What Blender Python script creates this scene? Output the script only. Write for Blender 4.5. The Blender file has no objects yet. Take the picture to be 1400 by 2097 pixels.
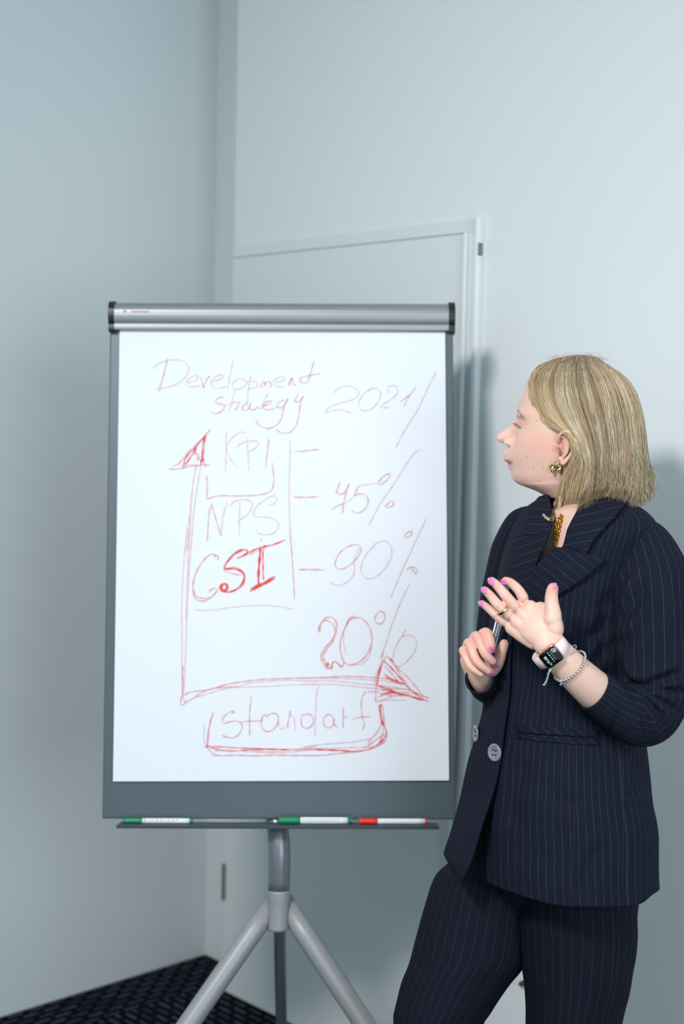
import bpy, bmesh, math, random
import numpy as np
from mathutils import Vector, Matrix
from mathutils.bvhtree import BVHTree
random.seed(7); RNG = np.random.default_rng(7)
PI = math.pi
SC = bpy.context.scene
COL = SC.collection

# ------------------------------------------------------------------ camera (50 mm lens, held upright)
FPX, PITCH, ROLL, EYE = 2917.0, 0.0664, 0.0202, 1.55
_c, _s, _cr, _sr = math.cos(PITCH), math.sin(PITCH), math.cos(ROLL), math.sin(ROLL)
AX_R = Vector((_cr, _sr * _s, _sr * _c)); AX_D = Vector((_sr, -_cr * _s, -_cr * _c)); AX_F = Vector((0, _c, -_s))
CAM = Vector((0, 0, EYE))
cd = bpy.data.cameras.new('camera'); cam = bpy.data.objects.new('camera', cd); COL.objects.link(cam)
M = Matrix.Identity(4)
for i, ax in enumerate((AX_R, -AX_D, -AX_F)):
    for j in range(3): M[j][i] = ax[j]
M.translation = CAM
cam.matrix_world = M
cd.sensor_fit = 'VERTICAL'; cd.sensor_height = 36; cd.lens = FPX * 36 / 2097
cd.dof.use_dof = True; cd.dof.focus_distance = 2.36; cd.dof.aperture_fstop = 2.8
SC.camera = cam
SC.view_settings.view_transform = 'Standard'; SC.view_settings.look = 'None'
SC.view_settings.gamma = 1; SC.view_settings.use_curve_mapping = False
SC.view_settings.exposure = 0.0

# ------------------------------------------------------------------ world and lights
w = bpy.data.worlds.new('world'); SC.world = w; w.use_nodes = True
bg = w.node_tree.nodes['Background']; bg.inputs[0].default_value = (0.58, 0.80, 0.87, 1); bg.inputs[1].default_value = 0.92

def area(name, loc, target, size, power, col, sy=None, spread=PI):
    ld = bpy.data.lights.new(name, 'AREA'); ld.size = size; ld.energy = power; ld.color = col
    if sy: ld.shape = 'RECTANGLE'; ld.size_y = sy
    ld.spread = spread
    o = bpy.data.objects.new(name, ld); COL.objects.link(o); o.location = loc
    o.rotation_euler = (Vector(target) - Vector(loc)).to_track_quat('-Z', 'Y').to_euler()
    return o
area('softbox_light', (-1.25, 0.10, 3.28), (0.50, 2.9, 0.95), 0.58, 24.5, (1.0, 0.955, 0.95), spread=math.radians(78))
area('fill_light', (1.6, -0.9, 1.7), (-1.0, 3.0, 0.7), 1.7, 24, (0.86, 0.95, 1.0), spread=math.radians(120))  # added fill panel out of view, brightens the left wall

# ------------------------------------------------------------------ helpers
def W(px, py, d):
    """the point seen at photo pixel px, py, d metres in front of the camera"""
    return CAM + (AX_R * ((px - 700) / FPX) + AX_D * ((py - 1048.5) / FPX) + AX_F) * d
AR, AD, AF = (np.array(v) for v in (AX_R, AX_D, AX_F))
def proj(P):
    Q = np.asarray(P, float) - np.array(CAM)
    z = Q @ AF
    return np.stack([700 + FPX * (Q @ AR) / z, 1048.5 + FPX * (Q @ AD) / z], -1), z

def srgb(r, g, b):
    f = lambda c: (c / 255 / 12.92) if c / 255 <= .04045 else ((c / 255 + .055) / 1.055) ** 2.4
    return (f(r), f(g), f(b), 1)
def mat(name, col, rough=.6, metal=0, spec=None, emit=None, sss=0, coat=0, sheen=0):
    m = bpy.data.materials.new(name); m.use_nodes = True
    p = m.node_tree.nodes['Principled BSDF']
    p.inputs['Base Color'].default_value = col; p.inputs['Roughness'].default_value = rough
    p.inputs['Metallic'].default_value = metal
    if spec is not None: p.inputs['Specular IOR Level'].default_value = spec
    if emit: p.inputs['Emission Color'].default_value = emit[0]; p.inputs['Emission Strength'].default_value = emit[1]
    if sss:
        p.inputs['Subsurface Weight'].default_value = sss; p.inputs['Subsurface Radius'].default_value = (1, .35, .2)
        p.inputs['Subsurface Scale'].default_value = .004
    if coat: p.inputs['Coat Weight'].default_value = coat; p.inputs['Coat Roughness'].default_value = .08
    if sheen: p.inputs['Sheen Weight'].default_value = sheen; p.inputs['Sheen Roughness'].default_value = .5
    return m
def N(m, t, **kw):
    n = m.node_tree.nodes.new(t)
    for k, v in kw.items():
        if k in n.inputs: n.inputs[k].default_value = v
        else: setattr(n, k, v)
    return n
def lk(m, a, b): m.node_tree.links.new(a, b)
def P(m): return m.node_tree.nodes['Principled BSDF']
def noise_bump(m, scale, strength, dist=.001, coord='Object'):
    tc = N(m, 'ShaderNodeTexCoord'); n = N(m, 'ShaderNodeTexNoise', Scale=scale, Detail=4.0); b = N(m, 'ShaderNodeBump', Strength=strength, Distance=dist)
    lk(m, tc.outputs[coord], n.inputs['Vector']); lk(m, n.outputs['Fac'], b.inputs['Height']); lk(m, b.outputs['Normal'], P(m).inputs['Normal'])
    return n

def tag(o, label=None, cat=None, group=None, kind=None):
    for k, v in (('label', label), ('category', cat), ('group', group), ('kind', kind)):
        if v: o[k] = v
    return o
def link(name, me, m=None, parent=None, smooth=False):
    o = bpy.data.objects.new(name, me); COL.objects.link(o)
    if m is not None:
        for mm in (m if isinstance(m, (list, tuple)) else [m]): me.materials.append(mm)
    if smooth: me.polygons.foreach_set('use_smooth', [True] * len(me.polygons))
    if parent is not None:
        o.parent = parent; o.matrix_parent_inverse = parent_world(parent).inverted()
    return o
def parent_world(p):
    mw = p.matrix_basis.copy()
    if p.parent: mw = parent_world(p.parent) @ p.matrix_parent_inverse @ mw
    return mw
def empty(name, loc, label=None, cat=None, group=None, rz=0):
    o = bpy.data.objects.new(name, None); COL.objects.link(o); o.location = loc; o.rotation_euler.z = rz
    o.empty_display_size = .05
    return tag(o, label, cat, group)
def mesh_from(verts, faces, name='mesh', uvs=None):
    me = bpy.data.meshes.new(name); me.from_pydata([tuple(v) for v in verts], [], [tuple(f) for f in faces])
    if uvs is not None:
        l = me.uv_layers.new(name='UVMap'); idx = np.empty(len(me.loops), int); me.loops.foreach_get('vertex_index', idx)
        if len(uvs) == len(me.loops): l.data.foreach_set('uv', np.asarray(uvs, float).ravel())
        else: l.data.foreach_set('uv', np.asarray(uvs, float)[idx].ravel())
    me.update(); return me
def bm_mesh(bm, name='mesh'):
    me = bpy.data.meshes.new(name); bm.normal_update(); bm.to_mesh(me); bm.free(); return me
def box(bm, lo, hi, frame=None, bev=0):
    """box between two corners, optionally mapped through a 4x4 frame"""
    lo, hi = Vector(lo), Vector(hi)
    r = bmesh.ops.create_cube(bm, size=1)
    vs = r['verts']
    for v in vs: v.co = Vector([(lo[i] + hi[i]) / 2 + v.co[i] * (hi[i] - lo[i]) for i in range(3)])
    if bev:
        es = {e for v in vs for e in v.link_edges}
        rr = bmesh.ops.bevel(bm, geom=list(es), offset=bev, segments=3, profile=.5, affect='EDGES')
        vs = {v for f in rr['faces'] for v in f.verts} | {v for v in vs if v.is_valid}
    if frame is not None:
        for v in vs: v.co = frame @ v.co
    return vs
def cr(pts, n, closed=False):
    """Catmull-Rom resample of control rows to n rows, even in arc length of the first 3 columns"""
    p = np.asarray(pts, float)
    if len(p) == 2: 
        t = np.linspace(0, 1, n)[:, None]; return p[0] * (1 - t) + p[1] * t
    k = 12; out = []
    ext = np.vstack([2 * p[0] - p[1], p, 2 * p[-1] - p[-2]])
    for i in range(1, len(ext) - 2):
        a, b, c, d = ext[i - 1:i + 3]
        for t in np.linspace(0, 1, k, endpoint=False):
            out.append(.5 * ((2 * b) + (c - a) * t + (2 * a - 5 * b + 4 * c - d) * t * t + (3 * b - a - 3 * c + d) * t ** 3))
    out.append(p[-1]); out = np.array(out)
    m = min(3, out.shape[1])
    s = np.r_[0, np.cumsum(np.linalg.norm(np.diff(out[:, :m], axis=0), axis=1) + 1e-9)]
    q = np.linspace(0, s[-1], n)
    return np.stack([np.interp(q, s, out[:, j]) for j in range(out.shape[1])], 1)
def tube_data(path, ra, rb, n=16, rows=None, ref=(0, -1, 0), power=2.0, caps=True, shape=None, round_ends=False):
    """loft along a 3-D path: ra = radius sideways, rb = radius along ref; returns verts, faces, uvs in metres"""
    path = np.array([tuple(p) for p in path], float)
    ra = np.full(len(path), ra) if np.isscalar(ra) else np.array(ra, float)
    rb = ra if rb is None else (np.full(len(path), rb) if np.isscalar(rb) else np.array(rb, float))
    rows = rows or len(path)
    D = cr(np.column_stack([path, ra, rb]), rows) if rows != len(path) or len(path) > 2 else np.column_stack([path, ra, rb])
    C, A, B = D[:, :3], D[:, 3].copy(), D[:, 4].copy()
    if round_ends:
        L = np.r_[0, np.cumsum(np.linalg.norm(np.diff(C, axis=0), axis=1))]
        for side in (L, L[-1] - L):
            for R_ in (A, B):
                r0 = max(R_[0] if side is L else R_[-1], 1e-5); q = np.clip(side / r0, 0, 1)
                R_ *= np.sqrt(np.clip(1 - (1 - q) ** 2, .02, 1))
    T = np.gradient(C, axis=0); T /= np.linalg.norm(T, axis=1)[:, None] + 1e-12
    ref = np.array(ref, float); V = []; UV = []
    Lg = np.r_[0, np.cumsum(np.linalg.norm(np.diff(C, axis=0), axis=1))]
    circ = 2 * PI * (A.mean() + B.mean()) / 2
    for i in range(rows):
        b = ref - T[i] * (ref @ T[i]); b /= np.linalg.norm(b) + 1e-12
        a = np.cross(b, T[i])
        for k in range(n):
            th = 2 * PI * k / n; cx, sy = math.cos(th), math.sin(th)
            if power != 2.0:
                cx = math.copysign(abs(cx) ** (2 / power), cx); sy = math.copysign(abs(sy) ** (2 / power), sy)
            f = shape(i / (rows - 1), th) if shape else 1
            V.append(C[i] + a * A[i] * cx * f + b * B[i] * sy * f); UV.append((k / n * circ, Lg[i]))
    V = np.array(V)
    F = []; LUV = []
    for i in range(rows - 1):
        for k in range(n):
            k2 = (k + 1) % n
            F.append((i * n + k, i * n + k2, (i + 1) * n + k2, (i + 1) * n + k))
            u0, u1 = k / n * circ, (k + 1) / n * circ
            LUV += [(u0, Lg[i]), (u1, Lg[i]), (u1, Lg[i + 1]), (u0, Lg[i + 1])]
    if caps:
        F.append(tuple(range(n - 1, -1, -1))); LUV += [(0, 0)] * n
        F.append(tuple((rows - 1) * n + k for k in range(n))); LUV += [(0, 0)] * n
    return V, F, LUV
def tube(path, ra, rb=None, **kw):
    V, F, U = tube_data(path, ra, rb, **kw); return mesh_from(V, F, uvs=U)
def join_meshes(datas):
    V, F, U, o = [], [], [], 0
    for d in datas:
        v, f = d[0], d[1]; V.append(np.asarray([tuple(x) for x in v])); F += [tuple(i + o for i in q) for q in f]; o += len(v)
        if len(d) > 2: U += list(d[2])
    return np.vstack(V), F, U
def recalc(me):
    bm = bmesh.new(); bm.from_mesh(me); bmesh.ops.recalc_face_normals(bm, faces=bm.faces); bm.to_mesh(me); bm.free(); return me
def baked(o):
    """replace an object's mesh by its modifier result"""
    dg = bpy.context.evaluated_depsgraph_get(); dg.update()
    me = bpy.data.meshes.new_from_object(o.evaluated_get(dg)); o.modifiers.clear(); old = o.data; o.data = me; bpy.data.meshes.remove(old); return o
def remesh(V, F, vox, smooth=3, fac=.5):
    me = mesh_from(V, F); recalc(me); o = bpy.data.objects.new('tmp', me); COL.objects.link(o)
    r = o.modifiers.new('r', 'REMESH'); r.mode = 'VOXEL'; r.voxel_size = vox; r.use_smooth_shade = True
    if smooth: s = o.modifiers.new('s', 'SMOOTH'); s.iterations = smooth; s.factor = fac
    baked(o); me = o.data; bpy.data.objects.remove(o); return me
def vcos(me):
    a = np.empty(len(me.vertices) * 3); me.vertices.foreach_get('co', a); return a.reshape(-1, 3)
def vnor(me):
    a = np.empty(len(me.vertices) * 3); me.vertices.foreach_get('normal', a); return a.reshape(-1, 3)
def setcos(me, a): me.vertices.foreach_set('co', a.ravel()); me.update()

# ------------------------------------------------------------------ materials
M_wall = mat('white_wall_paint', srgb(214, 219, 221), .72, spec=.25); noise_bump(M_wall, 260, .12)
M_door = mat('white_door_paint', srgb(210, 215, 216), .5, spec=.3)
M_trim = mat('white_trim_paint', srgb(218, 223, 226), .38, spec=.45)
M_ceil = mat('ceiling_paint', srgb(216, 220, 222), .8)
M_hinge = mat('brushed_nickel', srgb(122, 126, 124), .45, .3)
M_black = mat('black_plastic', srgb(24, 28, 32), .35)
M_silver = mat('satin_aluminium', srgb(150, 153, 156), .42, .55); 
M_groove = mat('dark_aluminium', srgb(108, 112, 118), .4, .7)
M_slate = mat('slate_painted_steel', srgb(84, 96, 103), .42, .25, spec=.5); noise_bump(M_slate, 900, .10, .0004)
M_leg = mat('grey_powder_coat', srgb(154, 155, 158), .45, .15)
M_pole = mat('dark_grey_tube', srgb(118, 122, 130), .34, .4)
M_paper = mat('white_paper', srgb(226, 229, 236), .75, spec=.2)
M_inkl = mat('faint_red_ink', srgb(224, 184, 192), .7, spec=.1)
M_inks = mat('red_ink', srgb(226, 78, 72), .7, spec=.1)
M_inkm = mat('mid_red_ink', srgb(224, 150, 153), .7, spec=.1)
M_green = mat('green_marker_plastic', srgb(20, 128, 84), .35)
M_red = mat('red_marker_plastic', srgb(228, 50, 40), .35)
M_white = mat('white_marker_plastic', srgb(226, 230, 232), .3)
M_print = mat('grey_print', srgb(120, 128, 138), .6)

def carpet_mat(name):
    m = mat(name, srgb(13, 15, 22), .95, spec=.05)
    tc = N(m, 'ShaderNodeUVMap'); br = N(m, 'ShaderNodeTexBrick')
    br.offset = .5; br.inputs['Scale'].default_value = 1.0
    br.inputs['Brick Width'].default_value = .062; br.inputs['Row Height'].default_value = .026
    br.inputs['Mortar Size'].default_value = .0108; br.inputs['Mortar Smooth'].default_value = .3
    br.inputs['Color1'].default_value = (1, 1, 1, 1); br.inputs['Color2'].default_value = (.35, .35, .35, 1); br.inputs['Mortar'].default_value = (0, 0, 0, 1)
    nz = N(m, 'ShaderNodeTexNoise', Scale=90.0, Detail=3.0)
    mul = N(m, 'ShaderNodeMath', operation='MULTIPLY')
    mx = N(m, 'ShaderNodeMix', data_type='RGBA')
    mx.inputs[6].default_value = srgb(11, 13, 20); mx.inputs[7].default_value = srgb(108, 114, 138)
    lk(m, tc.outputs[0], br.inputs['Vector']); lk(m, tc.outputs[0], nz.inputs['Vector'])
    lk(m, br.outputs['Color'], mul.inputs[0]); lk(m, nz.outputs['Fac'], mul.inputs[1]); lk(m, mul.outputs[0], mx.inputs[0])
    lk(m, mx.outputs[2], P(m).inputs['Base Color'])
    b = N(m, 'ShaderNodeBump', Strength=.6, Distance=.003); n2 = N(m, 'ShaderNodeTexNoise', Scale=500.0)
    lk(m, tc.outputs[0], n2.inputs['Vector']); lk(m, n2.outputs['Fac'], b.inputs['Height']); lk(m, b.outputs['Normal'], P(m).inputs['Normal'])
    return m
M_carpet = carpet_mat('navy_dash_carpet')

# ------------------------------------------------------------------ room: corner C, left wall along L, right wall along R
PHI = .814
Cc = Vector((-.3682, 4.0059, 0)); Rr = Vector((math.cos(PHI), -math.sin(PHI), 0)); Ll = Vector((-math.sin(PHI), -math.cos(PHI), 0))
# frame: x along the right wall, y along the left wall (into the room), z up
RM = Matrix(((Rr.x, Ll.x, 0, Cc.x), (Rr.y, Ll.y, 0, Cc.y), (0, 0, 1, 0), (0, 0, 0, 1)))
LX, LY, HT, PROUD, PX0 = 3.6, 5.2, 3.40, .121, .232
def rbox(name, lo, hi, m, bev=0, parent=None, **kw):
    bm = bmesh.new(); box(bm, lo, hi, RM, bev); o = link(name, recalc(bm_mesh(bm)), m, parent); tag(o, **kw); return o
rbox('wall_left', (-.12, -.12, 0), (0, LY, HT), M_wall, kind='structure')
bm = bmesh.new()                                          # the right wall with its boxed-out part
prof = [(0, 0), (PX0 - .004, 0), (PX0, .004), (PX0, PROUD - .004), (PX0 + .004, PROUD), (LX, PROUD), (LX, -.12), (0, -.12)]
lo_ = [bm.verts.new(RM @ Vector((x, y, 0))) for x, y in prof]; hi_ = [bm.verts.new(RM @ Vector((x, y, HT))) for x, y in prof]
bm.faces.new(lo_); bm.faces.new(hi_[::-1])
for i in range(len(prof)): j = (i + 1) % len(prof); bm.faces.new((lo_[i], hi_[i], hi_[j], lo_[j]))
link('wall_right', recalc(bm_mesh(bm)), M_wall); COL.objects['wall_right']['kind'] = 'structure'
rbox('ceiling', (-.12, -.12, HT), (LX, LY, HT + .1), M_ceil, kind='structure')
floor = rbox('floor', (-.12, -.12, -.1), (LX, LY, -.006), mat('floor_screed', srgb(20, 22, 28), .9), kind='structure')
def tile_mesh(w_, h_, rot):
    bm = bmesh.new(); box(bm, (0, 0, -.006), (w_, h_, 0), None, 0); me = bm_mesh(bm)
    uv = me.uv_layers.new(name='UVMap')
    for l in me.loops:
        v = me.vertices[l.vertex_index].co; uv.data[l.index].uv = (v.x, v.y) if rot else (v.y, v.x)
    return me
TS = .50; g = .0012; cache = {}
for i in range(-1, 7):
    for j in range(0, 10):
        x0 = max(0, -.32 + i * TS + TS); x1 = min(LX, -.32 + (i + 1) * TS + TS); y0 = j * TS; y1 = min(LY, y0 + TS)
        if i < 0: x0, x1 = 0, .18
        if x1 - x0 < .02 or y1 - y0 < .02: continue
        if i < 0 and False: continue
        rot = (i + j) % 2 if i >= 0 else 0
        if i < 0: rot = 0
        if i == 0: rot = 1
        key = (round(x1 - x0, 4), round(y1 - y0, 4), rot)
        if key not in cache: me = tile_mesh(x1 - x0 - g, y1 - y0 - g, rot); me.materials.append(M_carpet); cache[key] = me
        o = bpy.data.objects.new('carpet_tile', cache[key]); COL.objects.link(o); o.parent = floor
        o.matrix_local = RM @ Matrix.Translation((x0 + g / 2, y0 + g / 2, 0))

# door in the boxed-out part: leaf, stepped casing, hinge, latch
HC, DW = 1.989, .860
door = empty('door_1', RM @ Vector((PX0 + DW / 2, PROUD, 0))); door['kind'] = 'structure'
def rpart(name, lo, hi, m, bev=0): return rbox(name, lo, hi, m, bev, parent=door)
y0 = PROUD
rpart('door_leaf', (PX0 + .004, y0 - .002, .004), (PX0 + DW - .046, y0 + .003, HC - .032), M_door, .001)
rpart('casing_head', (PX0 + .004, y0 - .002, HC - .030), (PX0 + DW - .004, y0 + .005, HC), M_door, .002)
rpart('casing_stile', (PX0 + DW - .044, y0 - .002, .0), (PX0 + DW - .034, y0 + .016, HC - .030), M_trim, .004)
rpart('casing_stile', (PX0 + DW - .036, y0 - .002, .0), (PX0 + DW - .008, y0 + .005, HC - .030), M_trim, .001)
rpart('casing_bead', (PX0 + DW - .010, y0 - .002, .0), (PX0 + DW + .006, y0 + .020, HC + .002), M_trim, .006)
def hinge(xa, z0, z1, wd=.009):
    o = rpart('hinge', (xa - wd / 2, y0 - .001, z0), (xa + wd / 2, y0 + .006, z1), M_hinge, .002)
    bm = bmesh.new()
    for k in range(3):
        a = z0 + (z1 - z0) * k / 3; b = z0 + (z1 - z0) * (k + 1) / 3 - .001
        r = bmesh.ops.create_cone(bm, cap_ends=True, segments=12, radius1=wd * .55, radius2=wd * .55, depth=b - a)
        for v in r['verts']: v.co = RM @ (v.co + Vector((xa, y0 + .007, (a + b) / 2)))
    link('knuckle', bm_mesh(bm), M_hinge, o)
hinge(PX0 + .006, .252, .350, .0095)
rpart('latch_plate', (PX0 + DW + .0035, y0 + .006, HC - .084), (PX0 + DW + .0068, y0 + .0195, HC - .056), M_hinge, .001)
# ------------------------------------------------------------------ flip chart
BO = Vector((-.114, 2.7822, .7512)); BT, BRL, BW, BH = .147, .0172, .70, .9836
_X = Vector((1, -.0012, 0)).normalized(); _n = _X.cross(Vector((0, 0, 1))); _U = Vector((0, 0, 1)) * math.cos(BT) - _n * math.sin(BT)
BX = _X * math.cos(BRL) + _U * math.sin(BRL); BU = _U * math.cos(BRL) - _X * math.sin(BRL); BN = BX.cross(BU)   # BN points at the viewer
if BN.y > 0: BN = -BN
BF = Matrix(((BX.x, BU.x, BN.x, BO.x), (BX.y, BU.y, BN.y, BO.y), (BX.z, BU.z, BN.z, BO.z), (0, 0, 0, 1)))   # x right, y up, z out of the board
def onboard(px, py, off=0.0):
    """board coordinates of a pixel on the plane lying off in front of the board"""
    r = W(px, py, 1) - CAM; o = BO + BN * off; t = (o - CAM).dot(BN) / r.dot(BN); p = CAM + r * t - BO
    return p.dot(BX), p.dot(BU)
chart = empty('flip_chart', (BO.x, BO.y + .1, 0), 'grey tripod flip chart holding white paper with red handwriting', 'flip chart')
def bpart(name, lo, hi, m, bev=0, parent=chart, **kw):
    bm = bmesh.new(); box(bm, lo, hi, BF, bev); o = link(name, recalc(bm_mesh(bm)), m, parent); tag(o, **kw); return o
board = bpart('board_panel', (-BW / 2, 0, -.014), (BW / 2, BH + .02, 0), M_slate, .003)
# clamp bar with a rounded front and a groove near its lower edge
bar_prof = [(-.002, .0), (.0135, .000), (.0150, .001), (.0158, .005), (.0160, .010), (.0160, .0112), (.0152, .0116), (.0152, .0126), (.0168, .0130), (.0195, .017), (.0215, .022), (.0228, .028), (.0232, .034), (.0224, .040), (.0200, .046), (.0160, .051), (.0105, .055), (.003, .0575), (-.008, .058), (-.014, .055), (-.014, .0)]
def bar(name, x0, x1, prof, m, parent, grow=0):
    cxm = sum(p[0] for p in prof) / len(prof); cym = sum(p[1] for p in prof) / len(prof)
    pr = [(z + (z - cxm) * grow, y + (y - cym) * grow) for z, y in prof]
    V = [BF @ Vector((x, BH - .002 + y, z)) for x in (x0, x1) for z, y in pr]; n = len(pr)
    F = [(i, (i + 1) % n, n + (i + 1) % n, n + i) for i in range(n)] + [tuple(range(n))[::-1], tuple(range(n, 2 * n))]
    return link(name, recalc(mesh_from(V, F)), m, parent)
bar('clamp_bar', -BW / 2 + .010, BW / 2 - .009, bar_prof, M_silver, chart)
o = bpart('bar_groove', (-BW / 2 + .0105, BH + .0098, .0150), (BW / 2 - .0095, BH + .0115, .0162), M_groove)
for a, b in ((-BW / 2 - .001, -BW / 2 + .011), (BW / 2 - .010, BW / 2 + .003)):
    e = bar('end_cap', a, b, bar_prof, M_black, chart, .12)
    e['label'] = 'black plastic end cap of the clamp bar'
# a small printed mark at the left end of the bar
mk = bmesh.new()
for k, (a, b, ww) in enumerate(((.030, .036, 0), (.046, .082, 0))):
    vs = [mk.verts.new(BF @ Vector((-BW / 2 + x, BH + y, .0247))) for x, y in ((a, .0325), (b, .0325), (b, .0365 - .002 * k), (a, .0365 - .002 * k))]
    mk.faces.new(vs)
link('bar_print', bm_mesh(mk), mat('faint_red_print', srgb(196, 150, 150), .6), COL.objects['clamp_bar'])
# paper pad (slightly curling away at the foot)
pc = [onboard(*p, .004) for p in ((245, 674), (911, 680), (919, 1598), (231.5, 1600))]
def padgrid(z_of, m, name, parent, inset=0, nx=12, ny=30, thick=.003):
    V, F = [], []
    for j in range(ny + 1):
        for i in range(nx + 1):
            u, v = i / nx, j / ny
            x = (pc[0][0] * (1 - u) + pc[1][0] * u) * (1 - v) + (pc[3][0] * (1 - u) + pc[2][0] * u) * v
            y = (pc[0][1] * (1 - u) + pc[1][1] * u) * (1 - v) + (pc[3][1] * (1 - u) + pc[2][1] * u) * v
            V.append(BF @ Vector((x + inset * (.5 - u), y + inset * (v - .2), z_of(u, v))))
    for j in range(ny):
        for i in range(nx): a = j * (nx + 1) + i; F.append((a, a + nx + 1, a + nx + 2, a + 1))
    me = mesh_from(V, F); o = link(name, me, m, parent)
    s = o.modifiers.new('s', 'SOLIDIFY'); s.thickness = thick; s.offset = -1; baked(o); return o
zp = lambda u, v: .0045 + .0014 * v ** 3
paper = padgrid(zp, M_paper, 'paper_sheet', chart, 0, thick=.0006); paper['label'] = 'white sheet with red handwriting and chart arrows'
padgrid(lambda u, v: .0036 + .0010 * v ** 3, M_paper, 'paper_pad', chart, .004, thick=.0030)

# ------------------------------------------------------------------ handwriting: (frame, width in photo px, ink, points)
FR = {1: (300, 720, 360 / 1400), 2: (640, 740, .2), 3: (330, 860, 340 / 1400), 4: (360, 1080, 320 / 1400), 5: (620, 1060, .2), 6: (350, 1370, 300 / 1400), 7: (620, 1330, .2)}
def zat(px, py):
    x, y = onboard(px, py, .004)
    v = min(max((pc[0][1] - y) / (pc[0][1] - pc[3][1]), 0), 1)
    return zp(0, v)
def strokes(name, rows, label=None):
    Vs = {0: [], 1: [], 2: []}; V, F, MI = [], [], []
    for k, (fr, wd, ink, pts) in enumerate(rows):
        ox, oy, s = FR[fr]
        p = np.array([(ox + a * s, oy + b * s) for a, b in zip(pts[::2], pts[1::2])])
        n = max(6, int(np.linalg.norm(np.diff(p, axis=0), axis=1).sum() / 3.0) + 2)
        q = cr(p, n) if len(p) > 2 else cr(p, max(3, n // 4))
        q = np.array([onboard(a, b, zat(a, b)) + (zat(a, b),) for a, b in q])
        T = np.gradient(q[:, :2], axis=0); T /= np.linalg.norm(T, axis=1)[:, None] + 1e-9; Nn = np.column_stack([-T[:, 1], T[:, 0]])
        hw = wd * .9 / 1019 / 2; o = len(V); m = len(q)
        for i in range(m):
            e = hw * (.75 + .25 * math.sin(i * .7 + k)) * (1 if 0 < i < m - 1 else .6)
            for sgn in (-1, 1):
                xy = q[i, :2] + Nn[i] * e * sgn; V.append(BF @ Vector((xy[0], xy[1], q[i, 2] + .0009 + .00003 * (k % 5))))
        for i in range(m - 1): F.append((o + 2 * i, o + 2 * i + 2, o + 2 * i + 3, o + 2 * i + 1)); MI.append({'L': 0, 'M': 1, 'S': 2}[ink])
    me = mesh_from(V, F); ob = link(name, me, [M_inkl, M_inkm, M_inks], paper); me.polygons.foreach_set('material_index', MI)
    if label: ob['label'] = label
    return ob
L_, M_, S_ = 'L', 'M', 'S'
strokes('handwriting', [
 (1, 2.6, M_, (165,55,150,130,128,215,110,275,98,325)),
 (1, 2.3, L_, (60,142,68,120,105,90,165,70,235,65,300,80,335,115,338,150,320,190,275,235,215,270,150,288,70,294)),
 (1, 2.3, L_, (325,250,375,235,408,210,408,192,385,190,350,205,322,235,320,260,345,278,390,280,430,268)),
 (1, 2.3, M_, (430,205,445,250,452,292,470,240,505,190)),
 (1, 2.3, L_, (515,240,570,225,612,200,615,183,590,183,550,200,518,230,515,262,540,288,590,288,640,275)),
 (1, 2.3, L_, (688,70,672,150,655,240,648,300)),
 (1, 2.3, L_, (730,218,695,240,682,275,700,298,740,298,780,275,795,245,775,222,735,215)),
 (1, 2.3, L_, (833,185,818,250,808,320,800,440)), (1, 2.3, L_, (790,250,830,235,870,240,886,262,865,285,815,298)),
 (1, 2.3, M_, (905,292,922,252,935,238,945,245,938,275,950,252,972,238,988,245,985,268,998,285)),
 (1, 2.3, L_, (1020,250,1065,240,1100,222,1100,205,1075,200,1035,215,1012,240,1018,265,1050,280,1100,275)),
 (1, 2.3, M_, (1150,205,1140,240,1130,272,1150,225,1160,210,1165,230,1165,262,1195,265)),
 (1, 2.3, M_, (1335,72,1318,130,1300,190,1282,240,1255,252,1225,238,1222,215,1245,202,1300,190,1385,175))],
 'title word Development in thin red script')
strokes('handwriting', [
 (1, 2.4, M_, (612,372,600,362,575,368,552,390,555,408,590,418,618,430,618,452,590,480,545,494,512,478)),
 (1, 2.3, L_, (703,300,688,370,672,430,656,480)), (1, 2.3, L_, (620,432,660,415,705,402,745,400)),
 (1, 2.3, M_, (745,400,725,435,705,470)), (1, 2.3, L_, (718,440,740,410,752,402)),
 (1, 2.3, M_, (800,408,770,430,762,460,785,470,815,450,830,410,820,455,850,465,890,440)),
 (1, 2.3, L_, (968,328,945,370,925,420,912,455,880,440,870,432)),
 (1, 2.3, M_, (925,435,970,420,998,402,985,392,955,400,930,430,945,462,1000,458,1040,440)),
 (1, 2.3, M_, (1100,385,1060,400,1040,432,1060,450,1095,430,1128,372,1100,420,1085,480,1070,540,1020,595,960,612,900,590,865,540)),
 (1, 2.3, L_, (962,622,960,636)),
 (1, 2.3, M_, (1208,332,1190,370,1180,398,1205,402,1230,380,1250,350,1228,400,1215,480,1200,560,1160,630,1100,652,1050,635,1030,615))],
 'second line strategy in thin red script')
strokes('handwriting', [
 (2, 2.4, L_, (230,328,225,312,260,275,320,253,390,255,450,285,470,325,455,365,400,395,300,420,200,455,140,495,130,515,150,520,220,502,290,495,335,510,370,525,395,515)),
 (2, 2.4, L_, (590,298,550,305,500,360,470,430,480,480,520,502,590,492,650,440,690,370,695,320,665,285,610,275,560,298)),
 (2, 2.4, L_, (790,322,768,300,770,265,805,245,850,255,872,290,860,335,800,390,720,440,690,462,715,475,780,470)),
 (2, 2.6, M_, (893,412,950,375,1000,335,1058,265)), (2, 2.4, L_, (1058,265,1010,325,970,385,935,460)),
 (2, 2.4, L_, (1268,98,1200,230,1130,380,1060,520,980,640,900,780,850,885))], 'year 2021 and a long slash in red')
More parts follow.
